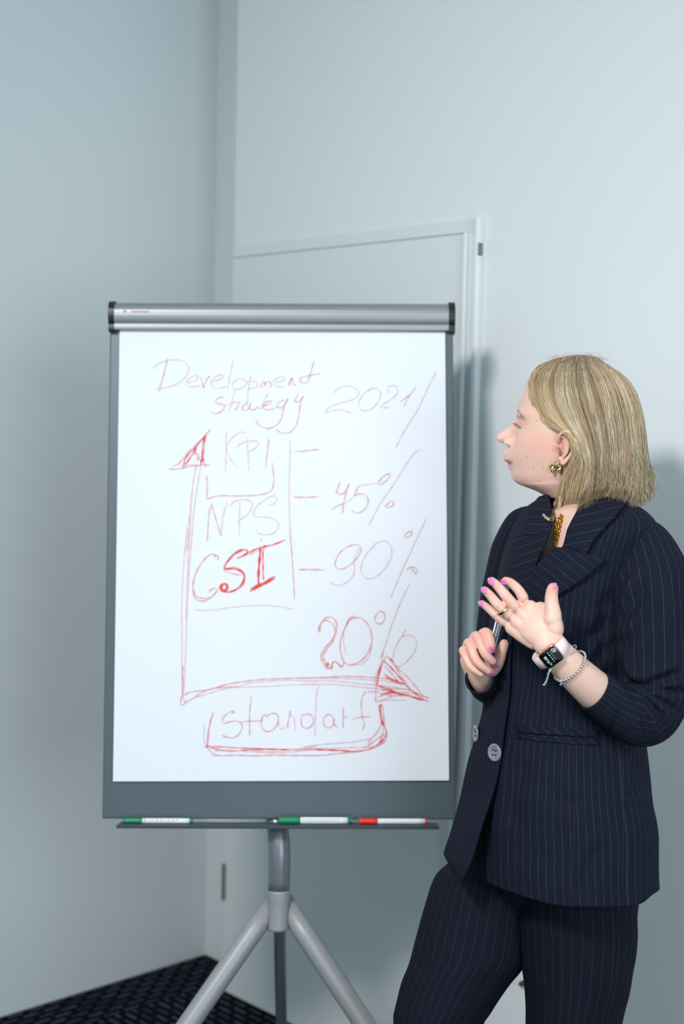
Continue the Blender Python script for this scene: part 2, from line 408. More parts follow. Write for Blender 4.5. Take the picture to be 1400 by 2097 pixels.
strokes('handwriting', [
 (2, 2.6, M_, (278,1235,262,1280,250,1330,262,1355,300,1360,335,1330,375,1250,345,1330,325,1420,315,1480,303,1562)),
 (2, 2.2, L_, (250,1310,235,1355)), (2, 2.4, M_, (195,1518,250,1480,320,1455)), (2, 2.0, L_, (320,1455,370,1430,410,1400)),
 (2, 2.4, M_, (485,1272,470,1275,440,1340,418,1388)), (2, 2.4, M_, (418,1385,470,1358,520,1360,560,1395,568,1440,545,1500,490,1545,440,1550,400,1525)),
 (2, 1.8, L_, (485,1272,560,1260,650,1245)),
 (2, 2.4, M_, (712,1203,690,1215,665,1240,680,1262,730,1240,775,1200,792,1165,780,1152,740,1165,690,1200)),
 (2, 2.4, M_, (768,1465,745,1480,755,1498,800,1490,830,1460,820,1432,790,1435,755,1470)), (2, 3.0, M_, (764,1464,772,1466)),
 (2, 2.4, L_, (1108,905,1075,910,1020,965,960,1050,890,1160,800,1300,700,1440,630,1570,572,1680))], 'figure 75 percent in red')
strokes('handwriting', [
 (5, 2.4, M_, (415,325,370,370,332,450,335,500,380,530,440,510,510,460,570,390,592,330,575,285,530,275,460,295,415,325)),
 (5, 2.4, L_, (567,318,540,390,520,450,528,520,515,590,460,650,390,690,320,685,268,652)),
 (5, 2.4, L_, (730,312,700,312,640,390,600,480,600,560,640,615,710,620,790,570,860,490,905,400,905,310,870,255,810,238,750,262,700,312)),
 (5, 2.4, M_, (1045,200,1040,180,1075,148,1112,138,1118,155,1090,190,1055,202,1042,190)),
 (5, 2.2, L_, (1265,5,1200,140,1130,290,1050,460,970,640,900,815)),
 (5, 2.6, M_, (1065,538,1085,512,1120,505,1155,520,1172,548,1158,575,1140,560,1128,535,1095,528))], 'figure 90 percent in red')
strokes('handwriting', [
 (5, 3.0, M_, (165,1178,160,1140,180,1085,230,1030,280,1018,330,1050,348,1110,335,1180,290,1260,220,1340,188,1400,195,1470,240,1535,290,1548)),
 (5, 2.6, M_, (180,1168,175,1120,200,1065,240,1052,290,1075,325,1130,330,1190,300,1270,235,1360,208,1410,225,1480,255,1530)),
 (5, 2.8, S_, (205,1440,240,1500,262,1480,245,1530)), (5, 2.8, S_, (250,1480,275,1530,295,1545,300,1490,330,1472,365,1500,395,1528,415,1500,420,1470)),
 (5, 3.0, M_, (525,1003,470,1040,430,1130,395,1220,380,1310,390,1400,425,1480,480,1505,550,1490,630,1430,690,1330,705,1230,680,1120,620,1045,560,1022,500,1035,450,1080)),
 (5, 2.6, S_, (465,1070,440,1110,420,1150)), (5, 2.2, L_, (415,1150,415,1250,425,1330,445,1410)), (5, 2.4, L_, (500,1505,590,1500,660,1440,705,1330)),
 (5, 2.6, M_, (745,1000,735,1040,745,1075,785,1088,825,1065,838,1020,825,970,790,960,755,985,738,1020)),
 (5, 2.4, L_, (1092,680,1020,820,960,960,900,1120,850,1280,790,1440)),
 (5, 2.4, M_, (1052,1148,1005,1220)), (5, 2.4, L_, (1005,1220,960,1300,925,1400,925,1470,960,1520,1010,1515,1080,1450,1140,1370,1165,1300,1150,1240,1105,1208,1050,1205,1005,1222))],
 'figure 20 percent in heavier red')
strokes('handwriting', [
 (3, 2.4, L_, (548,105,548,200,545,320,542,440)), (3, 2.4, L_, (708,120,690,102,650,110,600,150,550,210)), (3, 2.4, L_, (548,250,580,320,620,380,650,412)),
 (3, 2.4, L_, (725,140,728,240,735,340,740,425)), (3, 2.4, L_, (640,240,650,215,700,185,770,175,815,185,820,205,790,240,720,280)),
 (3, 2.4, M_, (908,155,898,240,888,320,880,400)), (3, 2.2, L_, (893,82,894,98)),
 (3, 2.4, M_, (383,470,390,560,385,660,400,662,480,640,600,640,740,638,860,625,920,600,945,550,948,470,935,360)),
 (3, 2.4, L_, (1085,170,1085,300,1080,450,1078,600,1080,760,1085,900,1098,1110)), (4, 2.5, M_, (1018,10,1030,130,1045,330,1055,500,1062,645)),
 (3, 2.6, M_, (1125,262,1180,264,1260,254,1330,248)), (3, 2.8, M_, (1118,642,1140,650,1200,652,1320,646)), (4, 3.2, M_, (1100,380,1180,376,1260,378,1325,380))],
 'letters KPI above a bracket and a tall line')
strokes('handwriting', [
 (3, 2.4, M_, (388,1022,395,900,405,780,425,708)), (3, 2.4, M_, (425,708,450,800,480,900,505,985)), (3, 2.4, L_, (505,985,512,880,530,770,558,695)),
 (3, 2.4, L_, (662,690,660,800,657,980)), (3, 2.4, L_, (580,738,600,700,660,672,720,672,765,695,765,735,730,790,680,830,640,852)),
 (3, 2.4, L_, (905,716,950,705,975,670,965,642,920,645,850,690,795,740,780,785,800,815,880,820,950,835,988,875,980,920,930,960,870,968,825,955,795,920)),
 (3, 2.4, M_, (846,998,843,1025))], 'letters NPS in thin red')
strokes('underline', [(4, 2.0, L_, (165,732,240,742,360,735,500,715,650,702,800,698,940,710,1060,735))])
strokes('handwriting', [
 (4, 3.2, M_, (345,268,355,250,378,258,380,285,362,288)), (4, 3.0, M_, (370,255,325,238,270,270,210,350,165,450,152,560,180,640,245,660,310,630,360,580,372,560,350,545,310,560,300,580)),
 (4, 2.6, M_, (160,560,190,620,260,635,320,625)), (4, 4.6, S_, (545,278,600,255,645,225,632,202,590,205,520,245,460,310,435,360,460,372,530,372,585,395,610,440,595,500,540,555,470,580,420,575)),
 (4, 2.6, M_, (640,215,600,195,540,215,470,285,440,330,430,370,445,395,510,415,580,425)), (4, 2.8, M_, (455,365,540,358,600,395,622,440,610,500,560,550,480,580)),
 (4, 7.0, S_, (415,575,405,540,425,505,455,520,455,560,420,560)), (4, 3.0, M_, (395,560,390,525,420,500,460,505,470,540,450,575)),
 (4, 6.5, S_, (758,185,748,300,740,420,740,500)), (4, 3.2, S_, (800,155,780,220,780,340,785,470)), (4, 5.5, S_, (668,553,740,515,800,490,890,437)), (4, 3.8, S_, (660,573,760,525,890,458)),
 (4, 3.6, S_, (655,225,740,185,830,165,900,145,978,112)), (4, 2.4, M_, (655,245,740,205,760,195)), (4, 8.0, S_, (735,510,765,520,745,532))], 'bold red letters CSI')
strokes('handwriting', [
 (3, 2.2, L_, (300,375,282,460,262,580,250,700,235,840,222,1000,210,1110)), (3, 2.6, L_, (290,400,270,520,258,640,248,780,240,940,230,1110)), (3, 2.4, L_, (332,390,315,500,295,620,280,740,262,900,248,1110)),
 (4, 2.0, L_, (100,0,80,200,60,500,50,830)), (4, 2.8, L_, (118,0,112,200,105,500,90,830)), (4, 2.4, L_, (150,0,130,250,110,520,98,830)),
 (6, 2.6, L_, (102,-475,104,-420,106,-200,104,0,108,150,112,255)), (6, 3.6, M_, (112,-30,112,100,110,255)), (6, 2.4, L_, (150,-475,148,-430,142,-200,135,0,128,130,118,255)),
 (3, 3.0, S_, (415,80,385,115,340,170,290,230,230,290,195,345,190,400)), (3, 2.6, M_, (100,392,150,365,220,280,300,200,380,125)), (3, 3.4, S_, (380,120,355,190,345,300,335,385)),
 (3, 2.4, M_, (380,125,365,220,355,330,378,405)), (3, 2.4, M_, (65,415,150,412,260,388,410,378)), (3, 2.2, L_, (160,385,260,378,330,378)), (3, 5.5, S_, (345,290,350,320,330,350,360,330,340,340)),
 (3, 3.4, S_, (195,345,200,375,230,340,270,280,298,235)), (3, 2.8, M_, (298,240,285,290,315,285,300,340,330,310)),
 (6, 3.6, S_, (110,255,112,262)), (6, 2.4, M_, (100,255,90,340,105,345,140,320,118,285,115,258)), (6, 2.8, M_, (130,250,180,220,300,205,370,195,480,160,620,130,800,105,1000,92,1200,85,1400,82)),
 (6, 2.8, M_, (140,318,210,280,290,225,380,190,500,175,640,165)), (6, 2.4, L_, (640,165,760,130,900,118,1060,105,1400,115)), (6, 2.2, L_, (210,278,400,220,560,180,660,172,900,165,1150,150,1400,148)),
 (7, 2.6, M_, (0,295,200,285,380,275,600,278,760,290,870,300,960,325)), (7, 2.4, L_, (160,292,350,292,560,302,760,315,900,335,1040,360)), (7, 2.4, L_, (0,322,250,318,420,330,600,350,760,362,900,380,1080,410)),
 (7, 2.4, L_, (0,355,280,355,480,370,700,395,860,415,1060,440,1180,450)), (7, 3.4, S_, (820,120,795,190,770,290,755,365)), (7, 2.4, M_, (855,60,820,120,770,230,750,380,742,535)),
 (7, 2.4, L_, (830,0,790,160,745,260,725,400)), (7, 2.6, M_, (855,60,920,130,980,200,1060,270,1130,350,1200,440,1235,520)), (7, 2.6, M_, (890,90,960,200,1040,320,1060,375,1140,440,1210,500)),
 (7, 4.4, S_, (895,90,920,135)), (7, 3.6, S_, (825,120,880,165,960,250,1030,330)), (7, 3.0, M_, (830,165,900,240,980,330)), (7, 3.6, S_, (830,245,880,290,980,330,860,285,940,330,1050,350)),
 (7, 3.6, S_, (1050,350,1070,380,1130,440,1180,470,1225,520)), (7, 3.4, S_, (755,365,840,400,960,440,1100,475,1235,522)), (7, 2.6, M_, (740,360,900,400,1000,400,1090,415,1190,455,1290,500)),
 (7, 5.0, S_, (800,412,900,420,990,458)), (7, 3.6, S_, (800,460,880,440,1000,460,1100,480,1210,520)), (7, 2.4, M_, (660,432,760,435,900,470,1060,472,1180,505,1290,528)),
 (7, 2.4, M_, (742,535,820,515,920,475,1010,470)), (7, 2.2, L_, (742,535,880,515,1060,520)), (7, 2.4, M_, (770,485,850,455,920,445))], 'tall and long red arrows of the chart axes')
strokes('handwriting', [
 (6, 2.6, M_, (578,418,610,415,595,402,550,415,500,465,485,500,510,518,560,505,620,495,665,515,680,555,650,620,600,655,550,655,510,640,485,628)), (6, 2.2, L_, (485,628,515,660)),
 (6, 2.6, M_, (768,262,755,370,750,480,752,640)), (6, 2.4, M_, (660,508,750,498,880,492)),
 (6, 2.6, M_, (912,428,875,455,860,510,880,575,925,598,980,575,1020,510,1025,450,990,422,940,432,905,462)), (6, 3.6, M_, (1020,480,1030,540)), (6, 2.2, L_, (1030,540,1050,572,1090,555)),
 (6, 2.6, M_, (1143,398,1125,470,1112,565)), (6, 2.4, L_, (1120,470,1150,440,1175,465,1188,588)),
 (6, 2.6, M_, (1268,425,1245,470,1250,540,1290,568,1340,545,1362,490,1340,440,1300,428,1270,440)), (7, 2.4, L_, (175,370,150,400,138,480,130,620,122,880)),
 (7, 2.6, M_, (310,700,285,668,240,672,208,720,220,780,260,803,300,785,320,740,310,690,318,760,360,800)), (7, 2.6, M_, (415,600,410,700,410,800)), (7, 2.2, L_, (412,720,430,690,470,688)),
 (7, 2.4, M_, (645,428,610,480,595,570,605,680,628,760,612,822)), (7, 2.4, M_, (518,728,525,705,580,695,690,685)),
 (6, 3.6, M_, (408,415,385,470,362,580,348,740)), (6, 3.0, M_, (400,430,370,520,350,650,345,740,385,795,410,820,500,825,620,822,820,828,1000,822,1400,828)), (6, 2.0, L_, (320,520,315,680,345,740)),
 (6, 5.0, S_, (335,742,355,742)), (6, 2.4, M_, (310,742,450,745,620,752,800,755,1100,770,1400,770)), (6, 3.4, M_, (350,738,480,742,620,752,900,765,1100,768,1400,768)),
 (6, 3.4, S_, (380,752,480,775,600,782,760,770,980,765,1150,770)), (6, 2.4, L_, (390,805,470,775,640,780,780,790,950,800,1150,792,1300,775)), (6, 2.2, L_, (700,770,950,788,1200,765,1400,730)),
 (7, 3.8, S_, (0,1025,150,1025,350,1032,520,1042,640,1030,740,990,830,910)), (7, 2.6, M_, (0,1082,200,1082,380,1062,560,1045,700,1015,800,960,850,870)), (7, 2.4, L_, (0,1000,150,975,350,958,500,948,620,925,720,895,790,800)),
 (7, 2.4, L_, (0,1005,250,1012,500,1002,660,995,760,990)), (7, 2.8, M_, (620,1015,700,960,780,900,835,870)), (7, 3.6, S_, (830,910,855,850,825,770,800,700,780,600)),
 (7, 5.0, S_, (800,560,785,590,795,680,815,780)), (7, 3.0, M_, (808,560,825,680,835,780,858,860,835,940,770,985)), (7, 2.4, M_, (770,580,800,640,790,790,720,890,660,960)), (7, 2.4, M_, (830,770,810,880,770,975))],
 'word standart inside a red bracket')

# tray, pole, hub and three legs
tray = bpart('marker_tray', (-.314, -.0090, -.004), (.316, -.0065, .046), M_slate, .0008)
bpart('tray_lip', (-.314, -.0125, .0455), (.316, -.0060, .0480), mat('dark_tray_edge', srgb(52, 60, 66), .4), .0006, parent=tray)
hub_z = .56
Ptop = Vector((BO.x - .012, BO.y + .055, .98)); Phub = W(571, 1865, 2.845)
Pup = W(571.5, 1690, 2.838)
pole = link('pole', tube([BF @ Vector((-.010, .80, -.040)), BF @ Vector((-.010, .30, -.040)), BF @ Vector((-.010, .05, -.040)), W(571.5, 1730, 2.834), W(571, 1828, 2.8305)], [.0215] * 5, [.0215] * 5, n=32, rows=40), M_pole, chart, True)
link('hub', tube([W(571, 1822, 2.8306), W(571, 1838, 2.830), W(570.5, 1862, 2.829), W(569.5, 1890, 2.828), W(569.5, 1903, 2.828)], [.0217, .0212, .0196, .0195, .0203], None, n=32, rows=20), M_leg, chart, True)
def leg(p0, dirpx, foot, r, m, lab=None):
    p0 = Vector(p0); foot = Vector(foot); d = (foot - p0)
    o = link('leg', tube([p0, p0 + d * .3, p0 + d * .6, foot + Vector((0, 0, .012))], [r] * 4, None, n=28, rows=10), m, chart, True)
    link('rubber_foot', tube([foot + Vector((0, 0, .014)), foot + Vector((0, 0, .006)), foot], [r * 1.1, r * 1.15, r * 1.0], None, n=20, rows=3), M_black, o, True)
    return o
def hit_floor(pxa, pya, da, pxb, pyb, db):
    a = W(pxa, pya, da); b = W(pxb, pyb, db); t = (a.z) / (a.z - b.z); q = a + (b - a) * t; q.z = 0; return q
leg(W(563, 1843, 2.856), 0, hit_floor(563, 1843, 2.856, 386, 2097, 2.77), .0208, M_leg)
leg(W(578, 1843, 2.856), 0, hit_floor(578, 1843, 2.856, 746, 2097, 2.77), .0208, M_leg)
leg(W(572, 1880, 2.86), 0, hit_floor(572, 1880, 2.86, 576, 2097, 3.02), .0122, M_pole)

# markers lying on the tray, and their print
def marker(name, x0, x1, r, capl, m_cap, m_tip, tipl, label, prints=(), z=None):
    z = z if z is not None else .018 + r
    yb = -.0065 + r + .0002
    rt = empty(name, BF @ Vector(((x0 + x1) / 2, yb - r, z)), label, 'marker', 'board markers on the tray')
    def seg(nm, a, b, rr0, rr1, m, p, steps=2):
        pts = [BF @ Vector((a + (b - a) * t, yb, z)) for t in np.linspace(0, 1, 4)]
        return link(nm, tube(pts, [rr0, rr0, rr1, rr1], None, n=24, rows=8, ref=(0, 0, 1)), m, p, True)
    cap = seg('cap', x0, x0 + capl, r, r, m_cap, rt)
    seg('cap_band', x0 + capl - .006, x0 + capl - .004, r * 1.03, r * 1.03, m_cap, cap)
    body = seg('barrel', x0 + capl, x1 - tipl, r * .93, r * .93, M_white, rt)
    seg('end_plug', x1 - tipl, x1, r * .93, r * .75, m_tip, rt)
    bm = bmesh.new()
    for a, b, h0, h1 in prints:
        rr = r * .945; va = []
        for x in (a, b):
            row = []
            for t in np.linspace(h0, h1, 4):
                row.append(bm.verts.new(BF @ Vector((x0 + capl + x, yb + rr * math.sin(t), z + rr * math.cos(t)))))
            va.append(row)
        for i in range(3): bm.faces.new((va[0][i], va[1][i], va[1][i + 1], va[0][i + 1]))
    if prints: link('label_print', bm_mesh(bm), M_print, body)
    else: bm.free()
    return rt
tx = lambda px: onboard(px, 1682, .02)[0]
pr1 = [(.004 + i * .0078, .004 + i * .0078 + .005, .30, .52) for i in range(9)] + [(.004 + i * .011, .010 + i * .011, -.25, -.10) for i in range(6)]
pr2 = [(.006 + i * .0062, .006 + i * .0062 + .0045, .35, .50) for i in range(12)] + [(.006, .075, -.12, -.02)]
marker('whiteboard_marker', tx(253), tx(395), .0056, .037, M_green, M_green, .006, 'slim green capped marker at the left end of the tray', pr1)
marker('whiteboard_marker', tx(570), tx(720), .0072, .043, M_green, M_green, .008, 'thick green capped marker in the middle of the tray', pr2)
marker('whiteboard_marker', tx(735), tx(875), .0060, .036, M_red, M_red, .005, 'red capped marker at the right of the tray', ())
# small rubber door stop on the wall low behind her legs
rr = W(1072, 2013, 1) - CAM; nrm = Ll; p0 = RM @ Vector((1, PROUD, 0)); t = (p0 - CAM).dot(nrm) / rr.dot(nrm); q = CAM + rr * t
o = link('wall_bumper', tube([q, q + Ll * .004, q + Ll * .012, q + Ll * .014], [.006, .006, .0045, .003], None, n=16, rows=6, ref=(0, 0, 1)), M_black, None, True)
tag(o, 'tiny dark rubber bumper on the wall between her legs', 'wall bumper')
# ------------------------------------------------------------------ person: materials
def skin_mat():
    m = mat('skin', srgb(226, 188, 172), .48, spec=.4, sss=.12)
    at = N(m, 'ShaderNodeAttribute', attribute_name='tint')
    n1 = N(m, 'ShaderNodeTexNoise', Scale=160.0, Detail=5.0); n2 = N(m, 'ShaderNodeTexNoise', Scale=28.0, Detail=3.0)
    tc = N(m, 'ShaderNodeTexCoord'); mx = N(m, 'ShaderNodeMix', data_type='RGBA'); mx.blend_type = 'MULTIPLY'; mx.inputs[0].default_value = .22
    r = N(m, 'ShaderNodeValToRGB'); r.color_ramp.elements[0].position = .35; r.color_ramp.elements[1].position = .65
    r.color_ramp.elements[0].color = (.93, .74, .70, 1); r.color_ramp.elements[1].color = (1, 1, 1, 1)
    lk(m, tc.outputs['Object'], n1.inputs['Vector']); lk(m, tc.outputs['Object'], n2.inputs['Vector'])
    lk(m, n2.outputs['Fac'], r.inputs[0]); lk(m, at.outputs['Color'], mx.inputs[6]); lk(m, r.outputs[0], mx.inputs[7])
    lk(m, mx.outputs[2], P(m).inputs['Base Color'])
    b = N(m, 'ShaderNodeBump', Strength=.16, Distance=.0006); n1.inputs['Scale'].default_value = 700
    lk(m, n1.outputs['Fac'], b.inputs['Height']); lk(m, b.outputs['Normal'], P(m).inputs['Normal'])
    return m
M_skin = skin_mat()
def pin_mat(name, gap=.0135, base=srgb(30, 35, 51), line=srgb(100, 106, 130)):
    m = mat(name, srgb(26, 31, 46), .9, spec=.10)
    uv = N(m, 'ShaderNodeUVMap'); sp = N(m, 'ShaderNodeSeparateXYZ'); lk(m, uv.outputs[0], sp.inputs[0])
    dv = N(m, 'ShaderNodeMath', operation='DIVIDE'); dv.inputs[1].default_value = gap; lk(m, sp.outputs[0], dv.inputs[0])
    fr = N(m, 'ShaderNodeMath', operation='FRACT'); lk(m, dv.outputs[0], fr.inputs[0])
    lt = N(m, 'ShaderNodeMath', operation='LESS_THAN'); lt.inputs[1].default_value = .055; lk(m, fr.outputs[0], lt.inputs[0])
    ds = N(m, 'ShaderNodeMath', operation='MULTIPLY'); ds.inputs[1].default_value = 420; lk(m, sp.outputs[1], ds.inputs[0])
    f2 = N(m, 'ShaderNodeMath', operation='FRACT'); lk(m, ds.outputs[0], f2.inputs[0])
    l2 = N(m, 'ShaderNodeMath', operation='LESS_THAN'); l2.inputs[1].default_value = .72; lk(m, f2.outputs[0], l2.inputs[0])
    mu = N(m, 'ShaderNodeMath', operation='MULTIPLY'); lk(m, lt.outputs[0], mu.inputs[0]); lk(m, l2.outputs[0], mu.inputs[1])
    nz = N(m, 'ShaderNodeTexNoise', Scale=60.0, Detail=2.0); tc = N(m, 'ShaderNodeTexCoord'); lk(m, tc.outputs['Object'], nz.inputs['Vector'])
    m3 = N(m, 'ShaderNodeMath', operation='MULTIPLY'); lk(m, mu.outputs[0], m3.inputs[0]); lk(m, nz.outputs['Fac'], m3.inputs[1])
    mx = N(m, 'ShaderNodeMix', data_type='RGBA'); mx.inputs[6].default_value = base; mx.inputs[7].default_value = line
    lk(m, m3.outputs[0], mx.inputs[0])
    n2 = N(m, 'ShaderNodeTexNoise', Scale=1400.0, Detail=2.0); lk(m, tc.outputs['Object'], n2.inputs['Vector'])
    m4 = N(m, 'ShaderNodeMix', data_type='RGBA'); m4.blend_type = 'MULTIPLY'; m4.inputs[0].default_value = .75
    lk(m, mx.outputs[2], m4.inputs[6]); lk(m, n2.outputs['Fac'], m4.inputs[7]); 
    g = N(m, 'ShaderNodeBrightContrast'); g.inputs['Bright'].default_value = .0; lk(m, m4.outputs[2], g.inputs[0]); lk(m, g.outputs[0], P(m).inputs['Base Color'])
    b = N(m, 'ShaderNodeBump', Strength=.25, Distance=.0005); lk(m, n2.outputs['Fac'], b.inputs['Height']); lk(m, b.outputs['Normal'], P(m).inputs['Normal'])
    return m
M_suit = pin_mat('navy_pinstripe_wool', .0135); M_trous = pin_mat('navy_pinstripe_trouser_wool', .0185, srgb(27, 31, 45), srgb(78, 83, 104))
M_lining = mat('dark_lining', srgb(14, 16, 24), .7)
M_nail = mat('pink_nail_polish', srgb(224, 120, 190), .18, coat=.6)
M_gold = mat('gold', srgb(226, 170, 78), .22, 1); M_pgold = mat('pale_gold', srgb(226, 200, 150), .16, 1)
M_chrome = mat('silver', srgb(205, 207, 212), .16, 1)
M_button = mat('grey_horn_button', srgb(120, 124, 136), .25, spec=.6)
M_btnhole = mat('button_hole_dark', srgb(18, 20, 28), .6)
M_band = mat('pale_pink_silicone', srgb(232, 208, 206), .45)
M_case = mat('rose_gold_aluminium', srgb(226, 178, 160), .25, .9)
M_glass = mat('black_watch_glass', srgb(6, 8, 10), .08, spec=.6)
M_glow = mat('watch_white_digits', srgb(200, 230, 225), .5, emit=(srgb(190, 230, 225), .7))
M_glowg = mat('watch_green_dial', srgb(60, 120, 110), .5, emit=(srgb(70, 150, 135), .5))
M_lash = mat('dark_lash', srgb(84, 60, 54), .6)
M_brow = mat('brown_brow', srgb(120, 92, 78), .7)
def hair_mat():
    m = mat('blonde_hair', srgb(190, 170, 138), .38, spec=.5)
    at = N(m, 'ShaderNodeAttribute', attribute_name='tint'); lk(m, at.outputs['Color'], P(m).inputs['Base Color'])
    return m
M_hair = hair_mat(); M_scalp = mat('hair_underlayer', srgb(134, 112, 86), .8)

def tube_px(pts, ra, rb=None, **kw):
    """pts: (px, py, depth)"""
    return tube_data([W(*p) for p in pts], ra, rb, **kw)
def Z2(x, y): return 920 + x * .242857, 1140 + y * .242857     # crop used for the hands
def z2(pts): return [Z2(x, y) + (d,) for x, y, d in pts]

# ------------------------------------------------------------------ head
PSI = math.radians(13); HS = 2917 / 2.48
HO = W(1185, 880, 2.48)
HF = -AX_R * math.cos(PSI) + AX_F * math.sin(PSI); HN = -AX_R * math.sin(PSI) - AX_F * math.cos(PSI); HU = -AX_D
prof_y = [740, 744, 750, 763, 780, 800, 820, 838, 850, 863, 880, 900, 914, 925, 935, 947, 961, 972, 985, 993, 1000, 1010, 1020]
front_x = [1170, 1140, 1116, 1092, 1079, 1074, 1066, 1060, 1060, 1060, 1058, 1054, 1049, 1045, 1045, 1047, 1050, 1050, 1056, 1066, 1090, 1112, 1124]
back_x = [1186, 1206, 1221, 1242, 1263, 1277, 1286, 1290, 1291, 1292, 1291, 1289, 1291, 1286, 1280, 1272, 1263, 1257, 1250, 1246, 1243, 1240, 1238]
width_ = [.008, .018, .028, .043, .057, .066, .0715, .074, .075, .0745, .0735, .072, .070, .068, .0655, .062, .057, .053, .0490, .0460, .0435, .0415, .040]
pw_ = [2.0] * 8 + [2.1, 2.2, 2.2, 2.2, 2.15, 2.1, 2.1, 2.1, 2.0, 1.95, 1.9, 1.9, 1.9, 2, 2]
nose_y = [850, 857, 863, 870, 877, 883, 887, 890, 894, 898, 902, 905, 908, 911, 915]
nose_a = [0, 4, 9, 15, 23, 29.5, 34.5, 37, 38, 37, 32, 24.5, 13.5, 8, 3]
lip_y = [912, 918, 925, 930, 934, 939, 943, 945.5, 947.5, 949.5, 952, 957, 961, 966, 972]
lip_a = [0, 7, 11, 10.5, 9.5, 9.5, 8, 5, 1.5, 2.5, 4, 2.5, 0, 0, 0]
def gsm(a, s):
    k = np.exp(-.5 * (np.arange(-4 * s, 4 * s + 1) / s) ** 2); k /= k.sum(); p_ = np.pad(a, 4 * s, mode='reflect', reflect_type='odd'); return np.convolve(p_, k, 'same')[4 * s:-4 * s]
def head_data():
    V, F = [], []; rows, n = 210, 150
    ys = np.interp(np.linspace(0, 1, rows), [0, .06, .2, .9, 1], [740, 745, 775, 985, 1020])
    XF, XB, WW, PW = (gsm(np.interp(ys, prof_y, a), s_) for a, s_ in ((front_x, 3), (back_x, 5), (width_, 9), (pw_, 9)))
    for y, xf, xb, w_, pw in zip(ys, XF, XB, WW, PW):
        ff = (1185 - xf) / HS / math.cos(PSI) - .0015; fb = (1185 - xb) / HS / math.cos(PSI); u = (880 - y) / HS
        fc = .45 * ff + .55 * fb if y < 990 else .5 * (ff + fb)
        for k in range(n):
            th = 2 * PI * k / n; t = th if th <= PI else th - 2 * PI
            # denser near the front
            t = math.copysign(abs(t / PI) ** 1.35, t) * PI
            c, s = math.cos(t), math.sin(t)
            cc = math.copysign(abs(c) ** (2 / pw), c); ss = math.copysign(abs(s) ** (2 / pw), s)
            f = fc + cc * ((ff - fc) if c > 0 else (fc - fb)); nn = ss * w_
            if c > 0:
                # nose, nostril wings, lips, eye sockets and lids, brow ridge, cheeks
                na = np.interp(y, nose_y, nose_a) / HS; sg = np.interp(y, [850, 875, 887, 897, 905, 915], [.0085, .0068, .0078, .0088, .0080, .008])
                f += na * math.exp(-(abs(nn) / sg) ** 2.2)
                for q in (-1, 1):
                    f += .0155 * math.exp(-(abs(nn - q * .0142) / .0052) ** 4 - (abs(y - 903.5) / 9) ** 4); f -= .0060 * math.exp(-((nn - q * .0228) / .0034) ** 2 - ((y - 902) / 11) ** 2); f += .0040 * math.exp(-((nn - q * .012) / .008) ** 2 - ((y - 885) / 12) ** 2)
                    f -= .0110 * math.exp(-((nn - q * .0300) / .0125) ** 2 - ((y - 866) / 10) ** 2)
                    f += .0065 * math.exp(-((nn - q * .0305) / .0110) ** 2 - ((y - 869) / 6.5) ** 2)
                    f += .0030 * math.exp(-((nn - q * .0270) / .0150) ** 2 - ((y - 848) / 6) ** 2)
                    f += .0018 * math.exp(-((nn - q * .046) / .018) ** 2 - ((y - 905) / 16) ** 2)
                la = np.interp(y, lip_y, lip_a) / HS
                f += la * math.exp(-(abs(nn) / .0165) ** 2.4)
            V.append(HO + HF * f + HN * nn + HU * u)
    V = [tuple(v) for v in V]
    for i in range(rows - 1):
        for k in range(n): k2 = (k + 1) % n; F.append((i * n + k, i * n + k2, (i + 1) * n + k2, (i + 1) * n + k))
    F.append(tuple(range(n - 1, -1, -1))); F.append(tuple((rows - 1) * n + k for k in range(n)))
    return V, F
def T(d): return (d[0], d[1])
parts_hi = [head_data()]
parts_hi.append(T(tube_px([(1206, 930, 2.485), (1196, 985, 2.485), (1192, 1030, 2.485), (1190, 1080, 2.48), (1200, 1130, 2.48)], [.052, .050, .050, .056, .075], [.052, .050, .052, .058, .08], n=64, rows=40)))
parts_hi.append(T(tube_px([(1090, 976, 2.485), (1112, 980, 2.483), (1150, 985, 2.482), (1195, 985, 2.485)], [.016, .020, .027, .030], [.026, .034, .044, .048], n=40, rows=30, round_ends=True)))
# sternomastoid and collar bone hints
parts_hi.append(T(tube_px([(1180, 970, 2.446), (1166, 1025, 2.444), (1150, 1078, 2.436)], .010, None, n=20, rows=20, round_ends=True)))
